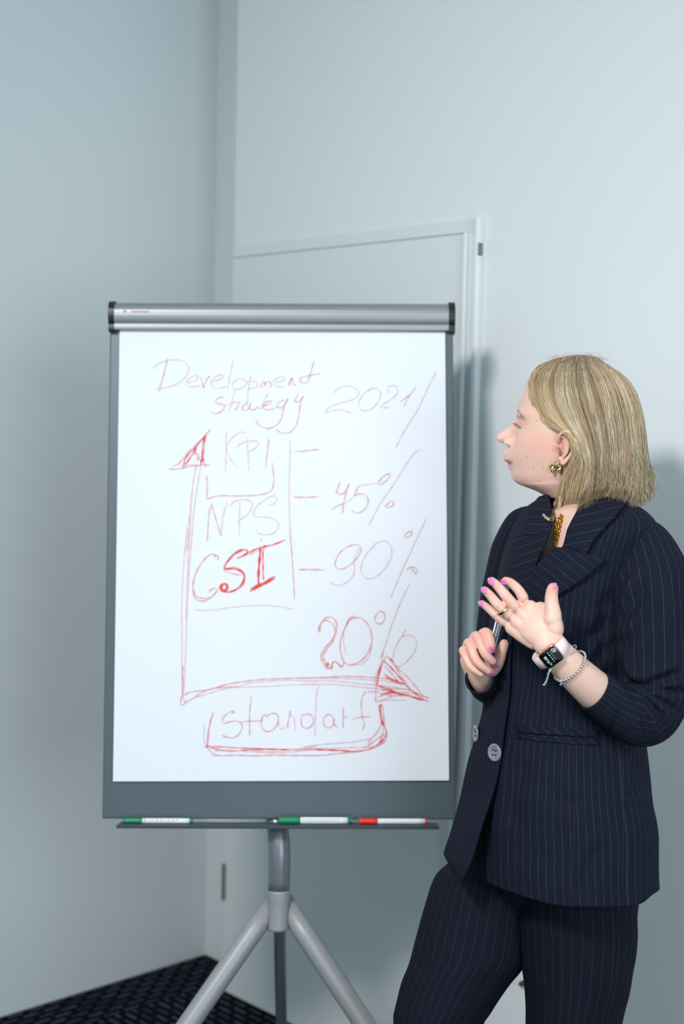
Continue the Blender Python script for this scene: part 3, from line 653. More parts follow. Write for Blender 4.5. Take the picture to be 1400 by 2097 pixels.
# chest and shoulders that show in the neckline
parts_hi.append(T(tube_px([(1188, 1052, 2.48), (1186, 1075, 2.475), (1184, 1100, 2.47), (1180, 1150, 2.47), (1176, 1210, 2.47), (1176, 1240, 2.47)], [.05, .075, .088, .094, .096, .09], [.07, .105, .125, .130, .130, .12], n=72, rows=50)))
for side in (1, -1):
    def E(px, py, lift):
        """ear point: pixel on the near side, lift = distance outwards; mirrored for the other ear"""
        f = (1185 - px) / HS * 1.02 - .0165; u = (880 - py) / HS; nn = (.071 + lift) * side
        return HO + HF * (f + .0165 * 0) + HN * nn + HU * u
    hel = [(1141, 912, .000), (1143, 900, .007), (1150, 891, .010), (1161, 889, .013), (1171, 897, .016), (1174, 912, .017), (1171, 928, .015), (1163, 940, .012), (1154, 950, .009), (1147, 953, .007)]
    dx = -11
    mk_ = lambda L, r, **k: T(tube_data([E(a + dx, b, c) for a, b, c in L], r, None, n=14, rows=40, round_ends=True, **k))
    parts_hi += [mk_(hel, [.0024, .0026, .0027, .0028, .0028, .0027, .0027, .0030, .0040, .0040]),
                 mk_([(1156, 897, .006), (1161, 908, .009), (1162, 922, .010), (1157, 934, .008), (1149, 940, .005)], .0024),
                 mk_([(1147, 898, .004), (1157, 903, .007), (1162, 910, .009)], .0018),
                 mk_([(1141, 916, .001), (1141, 923, .004), (1142, 930, .002)], .0030),
                 mk_([(1148, 938, .004), (1147, 948, .005)], .0052),
                 mk_([(1155, 900, .001), (1160, 918, .002), (1156, 936, .001)], [.006, .0075, .006])]
hi_mesh = remesh(*join_meshes(parts_hi)[:2], .0012, 3, .5)

# ------------------------------------------------------------------ arms and hands
def finger(pts, r, rb=None): return T(tube_px(pts, r, rb, n=18, rows=46, round_ends=True))
LH = []
def finger0(p_, r): return T(tube_px(z2(p_), r, None, n=14, rows=12, round_ends=True))
LH.append(T(tube_px(z2([(740, 600, 2.222), (810, 685, 2.211), (875, 782, 2.206), (1010, 930, 2.216), (1180, 1090, 2.235), (1330, 1215, 2.26)]), [.0190, .0232, .0243, .0272, .0305, .033], [.0150, .0165, .0190, .0235, .028, .031], n=48, rows=60)))
mcp = {'i': (640, 385, 2.243), 'm': (578, 455, 2.240), 'r': (522, 515, 2.243), 'l': (478, 572, 2.250)}
wr = {'i': (868, 625, 2.212), 'm': (838, 665, 2.208), 'r': (800, 705, 2.209), 'l': (768, 748, 2.215)}
for k, rr_ in (('i', .0112), ('m', .0115), ('r', .0112), ('l', .0100)):
    a, b = wr[k], mcp[k]; c = tuple((x + y) / 2 for x, y in zip(a, b))
    LH.append(T(tube_px(z2([a, c, b]), [.0135, .0130, rr_], [.0110, .0112, rr_ * .92], n=24, rows=30, round_ends=True)))
LH.append(T(tube_px(z2([(880, 740, 2.209), (835, 680, 2.211), (755, 612, 2.217), (665, 530, 2.233), (590, 478, 2.244)]), [.0215, .0250, .0275, .0280, .0240], [.0140, .0150, .0148, .0135, .0100], n=40, rows=30, round_ends=True)))
for a_, b_ in (('i', 'm'), ('m', 'r'), ('r', 'l')):
    pa, pb = mcp[a_], mcp[b_]; LH.append(finger0([(pa[0] - 16, pa[1] - 18, pa[2] + .005), (pb[0] - 12, pb[1] - 16, pb[2] + .005)], .0078))
LH += [finger(z2([mcp['i'], (588, 290, 2.243), (520, 222, 2.262), (452, 196, 2.280)]), [.0095, .0081, .0072, .0062]),
       finger(z2([mcp['m'], (478, 335, 2.236), (402, 243, 2.256), (336, 190, 2.276)]), [.0097, .0084, .0073, .0062]),
       finger(z2([mcp['r'], (410, 408, 2.236), (338, 320, 2.256), (280, 268, 2.274)]), [.0093, .0082, .0071, .0060]),
       finger(z2([mcp['l'], (385, 487, 2.246), (312, 422, 2.262), (252, 382, 2.276)]), [.0085, .0071, .0062, .0053]),
       finger(z2([(835, 600, 2.205), (872, 510, 2.208), (862, 400, 2.214), (862, 310, 2.216), (884, 222, 2.212)]), [.0150, .0138, .0112, .0098, .0076]),
       finger(z2([(890, 690, 2.210), (880, 590, 2.208), (872, 490, 2.209)]), [.016, .0150, .0130]),
       finger(z2([(800, 560, 2.222), (775, 450, 2.232), (745, 385, 2.238)]), [.014, .011, .008]),
       finger(z2([(860, 560, 2.215), (810, 440, 2.224), (795, 385, 2.226)]), [.013, .0105, .006])]
for (x, y, d), r in (((480, 338, 2.233), .0090), ((410, 410, 2.233), .0087), ((588, 292, 2.240), .0085), ((384, 488, 2.243), .0077), (mcp['i'], .0112), (mcp['m'], .0116), (mcp['r'], .0112), (mcp['l'], .0102)):
    LH.append(finger(z2([(x - 12, y - 12, d - .0006), (x + 12, y + 12, d - .0006)]), r * 1.0))
lh_mesh = remesh(*join_meshes(LH)[:2], .0011, 14, .5)
RH = []; RSH = -.078
_z2 = z2
def z2(pts): return _z2([(a, b, c + RSH) for a, b, c in pts])
RH += [finger(z2([(235, 700, 2.476), (310, 640, 2.440), (352, 735, 2.420), (352, 812, 2.424)]), [.0096, .0085, .0076, .0062]),
       finger(z2([(190, 740, 2.476), (232, 672, 2.438), (300, 815, 2.416), (388, 905, 2.420)]), [.0098, .0087, .0077, .0062]),
       finger(z2([(150, 790, 2.476), (168, 730, 2.442), (235, 885, 2.420), (352, 985, 2.424)]), [.0096, .0084, .0074, .0060]),
       finger(z2([(140, 840, 2.478), (120, 795, 2.450), (185, 930, 2.432), (290, 1005, 2.432)]), [.0090, .0080, .0069, .0056]),
       finger(z2([(330, 985, 2.470), (400, 900, 2.452), (440, 790, 2.444), (474, 698, 2.442)]), [.0125, .0112, .0094, .0074]),
       T(tube_px(z2([(200, 745, 2.478), (225, 850, 2.482), (270, 980, 2.490), (320, 1075, 2.510), (400, 1120, 2.55)]), [.022, .028, .026, .024, .026], [.014, .018, .018, .020, .022], n=32, rows=40, round_ends=True)),
       finger(z2([(300, 780, 2.468), (330, 900, 2.465), (330, 985, 2.47)]), [.012, .014, .014])]
rh_mesh = remesh(*join_meshes(RH)[:2], .0011, 6, .5)
z2 = _z2
# the rest of the body under the clothes
LO = [T(tube_px([(1180, 1120, 2.47), (1170, 1220, 2.47), (1165, 1350, 2.47), (1160, 1480, 2.47), (1160, 1620, 2.47), (1150, 1760, 2.48), (1140, 1850, 2.49)], [.08, .098, .092, .085, .10, .10, .05], [.09, .115, .10, .095, .11, .09, .04], n=32, rows=40)),
      T(tube_px([(1190, 1115, 2.47), (1290, 1120, 2.38), (1338, 1200, 2.30), (1342, 1330, 2.29), (1328, 1462, 2.285), (1266, 1443, 2.265), (1225, 1414, 2.25)], [.05, .04, .038, .031, .027, .029, .030], None, n=20, rows=60)),
      T(tube_px([(1180, 1110, 2.49), (1090, 1105, 2.56), (1058, 1180, 2.59), (1035, 1290, 2.58), (1030, 1372, 2.53), (1004, 1402, 2.46)], [.05, .036, .034, .030, .026, .022], None, n=20, rows=50)),
      T(tube_px([(1190, 1780, 2.46), (1185, 1950, 2.46), (1182, 2110, 2.45), (1192, 2380, 2.50), (1200, 2600, 2.53)], [.080, .070, .052, .046, .032], None, n=20, rows=50)),
      T(tube_px([(1070, 1780, 2.53), (985, 1930, 2.51), (900, 2090, 2.46), (905, 2350, 2.52), (925, 2580, 2.57)], [.080, .066, .050, .044, .032], None, n=20, rows=50))]
lo_mesh = remesh(*join_meshes(LO)[:2], .008, 2)
def merged(name, meshes):
    V, F, o = [], [], 0
    for me in meshes:
        V.append(vcos(me)); li = np.empty(len(me.loops), int); me.loops.foreach_get('vertex_index', li)
        ls = np.empty(len(me.polygons), int); me.polygons.foreach_get('loop_total', ls)
        F.append((li + o, ls)); o += len(me.vertices)
    Vv = np.vstack(V); li = np.concatenate([f[0] for f in F]); lt = np.concatenate([f[1] for f in F])
    me = bpy.data.meshes.new(name); me.vertices.add(len(Vv)); me.vertices.foreach_set('co', Vv.ravel())
    me.loops.add(len(li)); me.loops.foreach_set('vertex_index', li.astype(np.int32)); me.polygons.add(len(lt))
    me.polygons.foreach_set('loop_start', np.r_[0, np.cumsum(lt)[:-1]].astype(np.int32)); me.update(calc_edges=True); me.validate(); return me
body_me = merged('body', [lo_mesh, hi_mesh, lh_mesh, rh_mesh])
co = vcos(body_me); PX, dep = proj(co)
base = np.array(srgb(222, 184, 168)[:3]); col = np.tile(base, (len(co), 1))
def paint(mask, c, amt=1.0):
    global col
    a = np.clip(mask * amt, 0, 1)[:, None]; col = col * (1 - a) + np.array(srgb(*c)[:3]) * a
def near(pt, r, pw=2): return np.exp(-(np.linalg.norm(co - np.array(pt), axis=1) / r) ** pw)
rel = co - np.array(HO); hf, hn, hu = rel @ np.array(HF), rel @ np.array(HN), rel @ np.array(HU); yy = 880 - hu * HS
headm = (dep > 2.36) & (yy < 1000) & (np.abs(hn) < .1) & (PX[:, 0] > 1000) & (PX[:, 0] < 1340)
for q in (-1, 1):
    paint(headm * np.exp(-((hn - q * .056) / .035) ** 2 - ((yy - 918) / 24) ** 2 - ((hf - .062) / .040) ** 2), (218, 148, 134), .38)
    paint(headm * np.exp(-((hn - q * .030) / .016) ** 2 - ((yy - 866) / 9) ** 2) * (hf > .05), (206, 148, 134), .55)
    paint(headm * np.exp(-((hn - q * .085) / .02) ** 2 - ((yy - 915) / 30) ** 2 - ((hf - .025) / .012) ** 2), (222, 142, 122), .65)
paint(headm * np.exp(-(hn / .02) ** 2 - ((yy - 898) / 9) ** 2) * (hf > .11), (218, 154, 140), .22)
paint(headm * (np.exp(-((yy - 946.5) / 6.5) ** 6)) * np.exp(-(hn / .021) ** 6) * (hf > .104), (176, 104, 104), .9)
paint(headm * np.exp(-((yy - 947.5) / 1.6) ** 2) * np.exp(-(hn / .020) ** 6) * (hf > .10), (120, 62, 62), .8)
paint(headm * np.exp(-((yy - 910.5) / 2.4) ** 2) * np.exp(-((np.abs(hn) - .008) / .004) ** 2) * (hf > .10), (96, 44, 40), .9)  # shade inside the nostrils, painted into the skin colour
paint(near(HO + HF * .030 + HN * .078 + HU * ((880 - 921) / HS), .0042), (140, 66, 56), .8)  # ear canal shade painted as a dark spot on the near ear
pass
for (x, y, d) in [(452, 196, 2.28), (336, 190, 2.276), (280, 268, 2.274), (252, 382, 2.276), (884, 222, 2.212)]:
    paint(near(W(*Z2(x, y), d), .016), (232, 150, 138), .7)
for (x, y, d) in [(588, 290, 2.233), (478, 335, 2.226), (410, 408, 2.226), (385, 487, 2.236), (520, 222, 2.255), (402, 243, 2.248), (338, 320, 2.248), (312, 422, 2.255), (862, 310, 2.206), (640, 385, 2.232)]:
    paint(near(W(*Z2(x, y), d), .008), (226, 158, 138), .5)
for (x, y, d) in [(310, 640, 2.432), (232, 672, 2.43), (168, 730, 2.434), (120, 795, 2.44), (352, 735, 2.412), (300, 815, 2.408), (235, 885, 2.41), (474, 698, 2.434), (388, 905, 2.412), (352, 985, 2.416)]:
    paint(near(W(*Z2(x, y), d + RSH), .010), (232, 156, 138), .6)
hand_r = (dep > 2.30) & (PX[:, 1] > 1270) & (PX[:, 0] < 1060); paint(hand_r * 1.0, (234, 178, 160), .35)
for (x, y, d) in [(1069, 856, 2.42), (1067, 906, 2.42)]: pass
# small moles
def seg_d(Q, poly):
    d = np.full(len(Q), 1e9)
    for a, b in zip(poly[:-1], poly[1:]):
        a = np.array(a, float); b = np.array(b, float); ab = b - a; t = np.clip(((Q - a) @ ab) / (ab @ ab), 0, 1); d = np.minimum(d, np.linalg.norm(Q - (a + t[:, None] * ab), axis=1))
    return d
paint(np.exp(-(seg_d(PX, [(1056, 838), (1062, 842), (1070, 855)]) / 1.7) ** 2) * (dep < 2.50), (150, 116, 98), .6)
def mole(px, py, r=1.2): paint(np.exp(-(((PX[:, 0] - px) / r) ** 2 + ((PX[:, 1] - py) / r) ** 2)) * (dep < 2.48), (118, 72, 58), .8)
for a in ((1098, 861), (1111, 957), (1091, 957), (1078, 936), (1103, 984)): mole(*a)
for a in ((1204, 1363), (1212, 1368), (1150, 1369)): mole(*a)
mole(1124, 1126, 1.6)
ca = body_me.color_attributes.new('tint', 'FLOAT_COLOR', 'POINT'); ca.data.foreach_set('color', np.column_stack([col, np.ones(len(col))]).ravel())
person = link('person', body_me, M_skin, None, True)
tag(person, 'blonde person in a dark navy pinstripe trouser suit looking left at the flip chart', 'person')
body_bvh = BVHTree.FromPolygons([tuple(v) for v in co], [tuple(p.vertices) for p in body_me.polygons]) if False else BVHTree.FromObject(person, bpy.context.evaluated_depsgraph_get())
def cast(bvh, px, py, back=False):
    r = (W(px, py, 1) - CAM).normalized(); h = bvh.ray_cast(CAM, r)
    return h
def decal(name, bvh, ring, m, parent, off=.0006, thick=.0008, rings=4, uvs=None, smooth=True, sub=8, rot=None, cren=True, zlift=0, lim=.3):
    """a thin piece that lies on a surface: ring = outline in photo px; filled by shrinking rings, cast onto the surface"""
    ring = np.array(ring, float); ring = np.vstack([ring, ring[:1]])
    seg = np.linalg.norm(np.diff(ring, axis=0), axis=1); s = np.r_[0, np.cumsum(seg)]; n = max(12, int(s[-1] / sub))
    q = np.linspace(0, s[-1], n, endpoint=False); R = np.column_stack([np.interp(q, s, ring[:, 0]), np.interp(q, s, ring[:, 1])])
    c = R.mean(0); V, F = [], []; last = None; pxs = []; hc = cast(bvh, *c); dcen = (hc[0] - CAM).dot(AX_F) if hc[0] is not None else 2.4
    for i in range(rings):
        f = 1 - i / rings
        for p_ in c + (R - c) * f:
            h = cast(bvh, *p_)
            if h[0] is None or abs((h[0] - CAM).dot(AX_F) - dcen) > lim: pos = W(p_[0], p_[1], dcen + .002)
            else:
                nn = h[1]; nn = nn if nn.dot(CAM - h[0]) > 0 else -nn; pos = h[0] + nn * off + (CAM - h[0]).normalized() * zlift; last = pos
            V.append(pos); pxs.append(p_)
    h = cast(bvh, *c); V.append((h[0] + h[1] * off + (CAM - h[0]).normalized() * zlift) if h[0] is not None else last); pxs.append(c)
    for i in range(rings - 1):
        for k in range(n): k2 = (k + 1) % n; F.append((i * n + k, i * n + k2, (i + 1) * n + k2, (i + 1) * n + k))
    for k in range(n): F.append(((rings - 1) * n + k, (rings - 1) * n + (k + 1) % n, rings * n))
    pxs = np.array(pxs) - c; a = rot or 0
    U = np.column_stack([pxs[:, 0] * math.cos(a) + pxs[:, 1] * math.sin(a), -pxs[:, 0] * math.sin(a) + pxs[:, 1] * math.cos(a)]) / 1200
    me = mesh_from(V, F, uvs=U); bm = bmesh.new(); bm.from_mesh(me); bmesh.ops.recalc_face_normals(bm, faces=bm.faces)
    if sum(f.normal.dot(CAM - f.calc_center_median()) * f.calc_area() for f in bm.faces) < 0: bmesh.ops.reverse_faces(bm, faces=bm.faces)
    bm.to_mesh(me); bm.free()
    o = link(name, me, m, parent, smooth); sd = o.modifiers.new('s', 'SOLIDIFY'); sd.thickness = thick; sd.offset = 1; baked(o); return o
def ell(cx, cy, a, b, ang, n=20):
    ca_, sa_ = math.cos(ang), math.sin(ang)
    return [(cx + a * math.cos(t) * ca_ - b * math.sin(t) * sa_, cy + a * math.cos(t) * sa_ + b * math.sin(t) * ca_) for t in np.linspace(0, 2 * PI, n, endpoint=False)]
def z2e(cx, cy, a, b, ang): x, y = Z2(cx, cy); return ell(x, y, a * .242857, b * .242857, ang)
for e in [(462, 214, 36, 21, .55), (352, 210, 40, 24, .85), (292, 284, 36, 22, .85), (264, 396, 30, 19, .75), (886, 246, 28, 16, -1.2),
          (350, 786, 34, 19, 1.3), (382, 914, 34, 24, .25), (353, 990, 28, 18, -.35), (486, 702, 30, 11, -1.35)]:
    decal('fingernail', body_bvh, z2e(*e), M_nail, person, .0003, .0007, rings=3, sub=1.6, lim=.009)
# brow and lashes
def hairs(name, items, m, parent, r=.00022):
    ds = []
    for p0, p1, p2, rad in items: ds.append(tube_data([p0, p1, p2], [rad, rad * .8, rad * .2], None, n=4, rows=5))
    V, F, U = join_meshes(ds); return link(name, mesh_from(V, F), m, parent)
def onbody(px, py, off=0):
    h = cast(body_bvh, px, py)
    return (h[0] + h[1] * off) if h[0] is not None else W(px, py, 2.45)
it = []
for i in range(60):
    t = .12 + .88 * random.random(); px = 1058 + 13 * t + random.uniform(-.8, .8); py = 840 + 15 * t ** 1.2 + random.uniform(-1.6, 1.6)
    a = onbody(px, py, .0003); it.append((a, a + (-AX_D * .001 + AX_R * .002 + HN * .0006), a + (-AX_D * .0004 + AX_R * .0042 + HN * .0006) + AX_D * .002, .00015))
hairs('eyebrow', it, M_brow, person)
it = []
for i in range(22):
    t = i / 21; px = 1054.5 + 13 * t; py = 866 + 10 * t
    a = onbody(px, py, .0002); L_h = .0078 - .0022 * abs(t - .5)
    d1 = (-AX_R * .8 + HN * .5 + AX_D * .15); it.append((a, a + d1 * L_h * .6 + AX_D * .0006, a + d1 * L_h + AX_D * (.0002 + .0022 * t), .00016))
hairs('eyelashes', it, M_lash, person)
pl = [onbody(1055 + 13.5 * t, 866 + 10.5 * t, .0002) for t in np.linspace(0, 1, 8)]
link('lid_line', tube(pl, .00018, None, n=6, rows=14), M_lash, person, True)
pl = [onbody(1058 + 13 * t, 863.5 + 7 * t, -.0001) for t in np.linspace(0, 1, 8)]
link('lid_fold', tube(pl, .00022, None, n=6, rows=14), M_brow, person, True)
# ------------------------------------------------------------------ clothes
def seg_dist(PXY, poly):
    d = np.full(len(PXY), 1e9)
    for a, b in zip(poly[:-1], poly[1:]):
        a = np.array(a, float); b = np.array(b, float); ab = b - a; t = np.clip(((PXY - a) @ ab) / (ab @ ab + 1e-9), 0, 1)
        d = np.minimum(d, np.linalg.norm(PXY - (a + t[:, None] * ab), axis=1))
    return d
def taper_dist(PXY, poly):
    """distance and position 0..1 along a polyline"""
    poly = np.array(poly, float); L = np.r_[0, np.cumsum(np.linalg.norm(np.diff(poly, axis=0), axis=1))]; best = np.full(len(PXY), 1e9); tt = np.zeros(len(PXY))
    for i in range(len(poly) - 1):
        a, b = poly[i], poly[i + 1]; ab = b - a; t = np.clip(((PXY - a) @ ab) / (ab @ ab + 1e-9), 0, 1)
        d = np.linalg.norm(PXY - (a + t[:, None] * ab), axis=1); m = d < best; best[m] = d[m]; tt[m] = ((L[i] + t * (L[i + 1] - L[i])) / L[-1])[m]
    return best, tt
def fold(me, items):
    """press folds into the side of a garment that faces the viewer: (polyline px, width px, depth m)"""
    co_ = vcos(me); nr = vnor(me); px_, _ = proj(co_); toc = np.array(CAM) - co_; toc /= np.linalg.norm(toc, axis=1)[:, None]
    fac = np.clip((nr * toc).sum(1) * 1.6, 0, 1); disp = np.zeros(len(co_))
    for poly, wd, dp in items:
        d, t = taper_dist(px_, cr(poly, 14) if len(poly) > 2 else poly); e = np.clip(np.minimum(t, 1 - t) * 5, 0, 1) * .999 + .001
        disp += e * (-dp * np.exp(-(d / wd) ** 2) + .45 * dp * np.exp(-((d - 1.9 * wd) / wd) ** 2))
    setcos(me, co_ + nr * (disp * fac)[:, None])
def wrinkle(me, amp, sc, seed=0):
    """low, irregular undulation of cloth"""
    r = np.random.default_rng(seed); co_ = vcos(me); nr = vnor(me); d = np.zeros(len(co_))
    for i in range(10):
        k = r.normal(size=3) * sc * (1 + i * .25); d += np.sin(co_ @ k + r.uniform(0, 6.28)) / (1 + i * .4)
    setcos(me, co_ + nr * (d * amp / 3)[:, None])

def loft_px(rows, nrow, n, e1, e2, dc, ymap=None, circ=None):
    """rows: (y, left px, right px, A, B[, depth]) -> horizontal sections seen between left and right"""
    R = cr(np.array([(0, r[0] / 100, 0) + tuple(r[1:]) for r in rows], float), nrow); V = []; UV = []
    circ = circ or 2 * PI * .155
    for i in range(nrow):
        y = R[i, 1] * 100; xl, xr, A, B = R[i, 3], R[i, 4], R[i, 5], R[i, 6]; d0 = R[i, 7] if R.shape[1] > 7 else dc
        ring = []
        for k in range(n):
            t = 2 * PI * k / n; a = A * math.copysign(abs(math.cos(t)) ** .9, math.cos(t)); b = B * math.copysign(abs(math.sin(t)) ** .9, math.sin(t))
            ring.append((a * e1[0] + b * e2[0], a * e1[1] + b * e2[1]))      # (image right, towards viewer)
        ring = np.array(ring)
        xs = 700 + (xl + xr) / 2 - 700 + ring[:, 0] * 2917 / (d0 - ring[:, 1]); lo, hi = xs.min(), xs.max()
        xs = xl + (xs - lo) * (xr - xl) / (hi - lo)
        for k in range(n):
            yy_ = ymap(xs[k], y) if ymap else y
            V.append(tuple(W(xs[k], yy_, d0 - ring[k, 1])))
    F = []; LUV = []; V = np.array(V); Lg = np.r_[0, np.cumsum([np.linalg.norm(V[(i + 1) * n] - V[i * n]) for i in range(nrow - 1)])]
    for i in range(nrow - 1):
        for k in range(n):
            k2 = (k + 1) % n; F.append((i * n + k, (i + 1) * n + k, (i + 1) * n + k2, i * n + k2)); u0, u1 = k / n * circ, (k + 1) / n * circ
            LUV += [(u0, Lg[i]), (u0, Lg[i + 1]), (u1, Lg[i + 1]), (u1, Lg[i])]
    return V, F, LUV
def in_poly(x, y, poly):
    c = False; j = len(poly) - 1
    for i in range(len(poly)):
        xi, yi = poly[i]; xj, yj = poly[j]
        if (yi > y) != (yj > y) and x < (xj - xi) * (y - yi) / (yj - yi) + xi: c = not c
        j = i
    return c
E1 = (.56, .83); E2 = (-.83, .56)
HEMX = [880, 940, 970, 1063, 1120, 1165, 1230, 1298, 1316, 1353, 1380]; HEMY = [1770, 1788, 1796, 1834, 1850, 1857, 1858, 1856, 1848, 1819, 1800]
def ymap(x, y):
    return y if y < 1700 else 1700 + (y - 1700) / 160 * (np.interp(x, HEMX, HEMY) - 1700)
jrows = [(1014, 1120, 1262, .08, .07, 2.485), (1022, 1102, 1275, .11, .08, 2.48), (1032, 1084, 1296, .14, .09, 2.475), (1046, 1066, 1322, .175, .102, 2.47), (1070, 1053, 1344, .19, .113, 2.465), (1100, 1040, 1346, .195, .122, 2.46),
         (1170, 1020, 1335, .19, .132, 2.46), (1250, 1006, 1330, .18, .132, 2.46), (1320, 1000, 1322, .172, .126, 2.46), (1400, 994, 1318, .168, .124, 2.46), (1460, 988, 1318, .170, .126, 2.46),
         (1520, 976, 1322, .175, .13, 2.46), (1580, 964, 1330, .182, .135, 2.46), (1640, 956, 1336, .19, .14, 2.46), (1700, 950, 1346, .195, .145, 2.46), (1746, 950, 1349, .198, .147, 2.46), (1800, 950, 1350, .20, .15, 2.46), (1860, 955, 1352, .20, .15, 2.46)]
V, F, U = loft_px(jrows, 230, 200, E1, E2, 2.46, ymap)
Vee = [(1128, 1000), (1200, 1000), (1196, 1045), (1172, 1086), (1158, 1109), (1120, 1144), (1101, 1170), (1088, 1190), (1080, 1190), (1084, 1165), (1098, 1131), (1116, 1090), (1116, 1050)]
jm = mesh_from(V, F, uvs=U); recalc(jm)
if sum((p.normal.dot(Vector(p.center) - W(1160, 1400, 2.46))) for p in list(jm.polygons)[::50]) < 0: jm.flip_normals()
fold(jm, [([(1262, 1265), (1215, 1300), (1165, 1335)], 13, .006), ([(1255, 1310), (1200, 1375), (1150, 1420)], 12, .005), ([(1262, 1360), (1230, 1420), (1205, 1470)], 12, .005),
          ([(1250, 1200), (1235, 1290), (1245, 1400)], 16, .008), ([(1120, 1250), (1090, 1330), (1075, 1430)], 16, .004), ([(1075, 1540), (1045, 1640), (1060, 1700)], 20, .005),
          ([(1300, 1540), (1310, 1600), (1290, 1640)], 12, .005), ([(1274, 1524), (1276, 1680), (1274, 1834)], 3, .0012), ([(1174, 1529), (1175, 1700), (1170, 1856)], 2.5, .0012),
          ([(1110, 1600), (1150, 1640), (1200, 1645)], 18, .004), ([(1240, 1720), (1200, 1790), (1190, 1850)], 16, .003)])
wrinkle(jm, .0022, 18, 3)
jtors_bvh = BVHTree.FromPolygons([tuple(v) for v in vcos(jm)], [tuple(p.vertices) for p in jm.polygons])
bm = bmesh.new(); bm.from_mesh(jm)
pxv, dv = proj(np.array([tuple(v.co) for v in bm.verts])); kill = [v for v, q in zip(bm.verts, pxv) if v.normal.dot(CAM - v.co) > 0 and q[1] < 1210 and in_poly(q[0], q[1], Vee)]
bmesh.ops.delete(bm, geom=kill, context='VERTS'); bm.to_mesh(jm); bm.free()
jacket = link('jacket', jm, [M_suit, M_lining], person, True)
sd = jacket.modifiers.new('s', 'SOLIDIFY'); sd.thickness = .0028; sd.offset = -1; sd.material_offset = 1; baked(jacket)
jacket['label'] = 'dark navy pinstripe suit jacket'

# sleeves
sp = [(1296, 1092, 2.40), (1316, 1122, 2.355), (1334, 1190, 2.315), (1339, 1270, 2.30), (1341, 1350, 2.295), (1338, 1418, 2.29), (1314, 1462, 2.28), (1266, 1447, 2.262), (1214, 1413, 2.240)]
sr = [.030, .050, .0635, .0655, .062, .058, .053, .042, .0335]
V, F, U = tube_px(sp, sr, [r * .95 for r in sr], n=140, rows=190, caps=False, ref=tuple(-AX_F))
sm = mesh_from(V, F, uvs=U); recalc(sm)
slf = [([(1259, 1352), (1282, 1398), (1325, 1402), (1400, 1372)], 9, .009), ([(1296, 1412), (1345, 1412), (1420, 1418)], 7, .006), ([(1288, 1420), (1318, 1465), (1325, 1530)], 7, .005), ([(1300, 1418), (1345, 1460), (1362, 1512)], 7, .006),
       ([(1308, 1415), (1362, 1440), (1392, 1462)], 6, .005), ([(1255, 1290), (1290, 1245), (1330, 1185)], 15, .008), ([(1258, 1330), (1290, 1310), (1330, 1260)], 12, .004), ([(1390, 1180), (1402, 1250), (1398, 1320)], 14, .004),
       ([(1278, 1438), (1262, 1480), (1240, 1500)], 8, .003), ([(1290, 1165), (1266, 1215), (1256, 1262)], 8, .005)]
fold(sm, slf); wrinkle(sm, .0016, 26, 5)
sl = link('sleeve', sm, [M_suit, M_suit], jacket, True); sd = sl.modifiers.new('s', 'SOLIDIFY'); sd.thickness = .0028; sd.offset = -1; sd.material_offset = 1; baked(sl)
sl['label'] = 'sleeve pushed up the forearm that wears the watch'
sp2 = [(1110, 1062, 2.52), (1083, 1070, 2.55), (1066, 1100, 2.57), (1044, 1180, 2.595), (1026, 1280, 2.61), (1022, 1360, 2.57), (1014, 1402, 2.52), (998, 1402, 2.455), (982, 1390, 2.39)]
sr2 = [.012, .032, .042, .046, .045, .041, .036, .031, .026]
V, F, U = tube_px(sp2, sr2, None, n=100, rows=150, caps=False, ref=tuple(-AX_F))
sm2 = mesh_from(V, F, uvs=U); recalc(sm2); fold(sm2, [([(1015, 1172), (1035, 1215), (1040, 1260)], 8, .004)]); wrinkle(sm2, .0014, 30, 9)
sl2 = link('sleeve', sm2, [M_suit, M_lining], jacket, True); sd = sl2.modifiers.new('s', 'SOLIDIFY'); sd.thickness = .0028; sd.offset = -1; sd.material_offset = 1; baked(sl2)

# overlapping front panel: rows of (left px, left depth) to (right px, right depth)
def patch(name, rows, m, parent, nu=40, nv=80, bulge=.02, uscale=1.0, thick=.003, uoff=0, mats=None):
    Rw = cr(np.array([(0, a[1] / 100, 0, a[0], a[1], a[2], b[0], b[1], b[2]) for a, b in rows], float), nv)
    V = []; LU = []
    for i in range(nv):
        a = W(Rw[i, 3], Rw[i, 4], Rw[i, 5]); b = W(Rw[i, 6], Rw[i, 7], Rw[i, 8])
        for j in range(nu):
            u = j / (nu - 1); bl = math.sin(PI * min(u, 1) ** .75) * bulge
            V.append(a.lerp(b, u) - AX_F * bl)
    F = []; UVl = []
    for i in range(nv - 1):
        for j in range(nu - 1):
            F.append((i * nu + j, (i + 1) * nu + j, (i + 1) * nu + j + 1, i * nu + j + 1))
            for (ii, jj) in ((i, j), (i + 1, j), (i + 1, j + 1), (i, j + 1)): UVl.append((jj / (nu - 1) * uscale + uoff, ii * .004))
    me = mesh_from(V, F, uvs=UVl)
    if sum(p.normal.dot(CAM - Vector(p.center)) for p in me.polygons) < 0: me.flip_normals()
    o = link(name, me, mats or [m, M_lining], parent, True); sd = o.modifiers.new('s', 'SOLIDIFY'); sd.thickness = thick; sd.offset = -1; sd.material_offset = 1 if not mats else 0; baked(o); return o
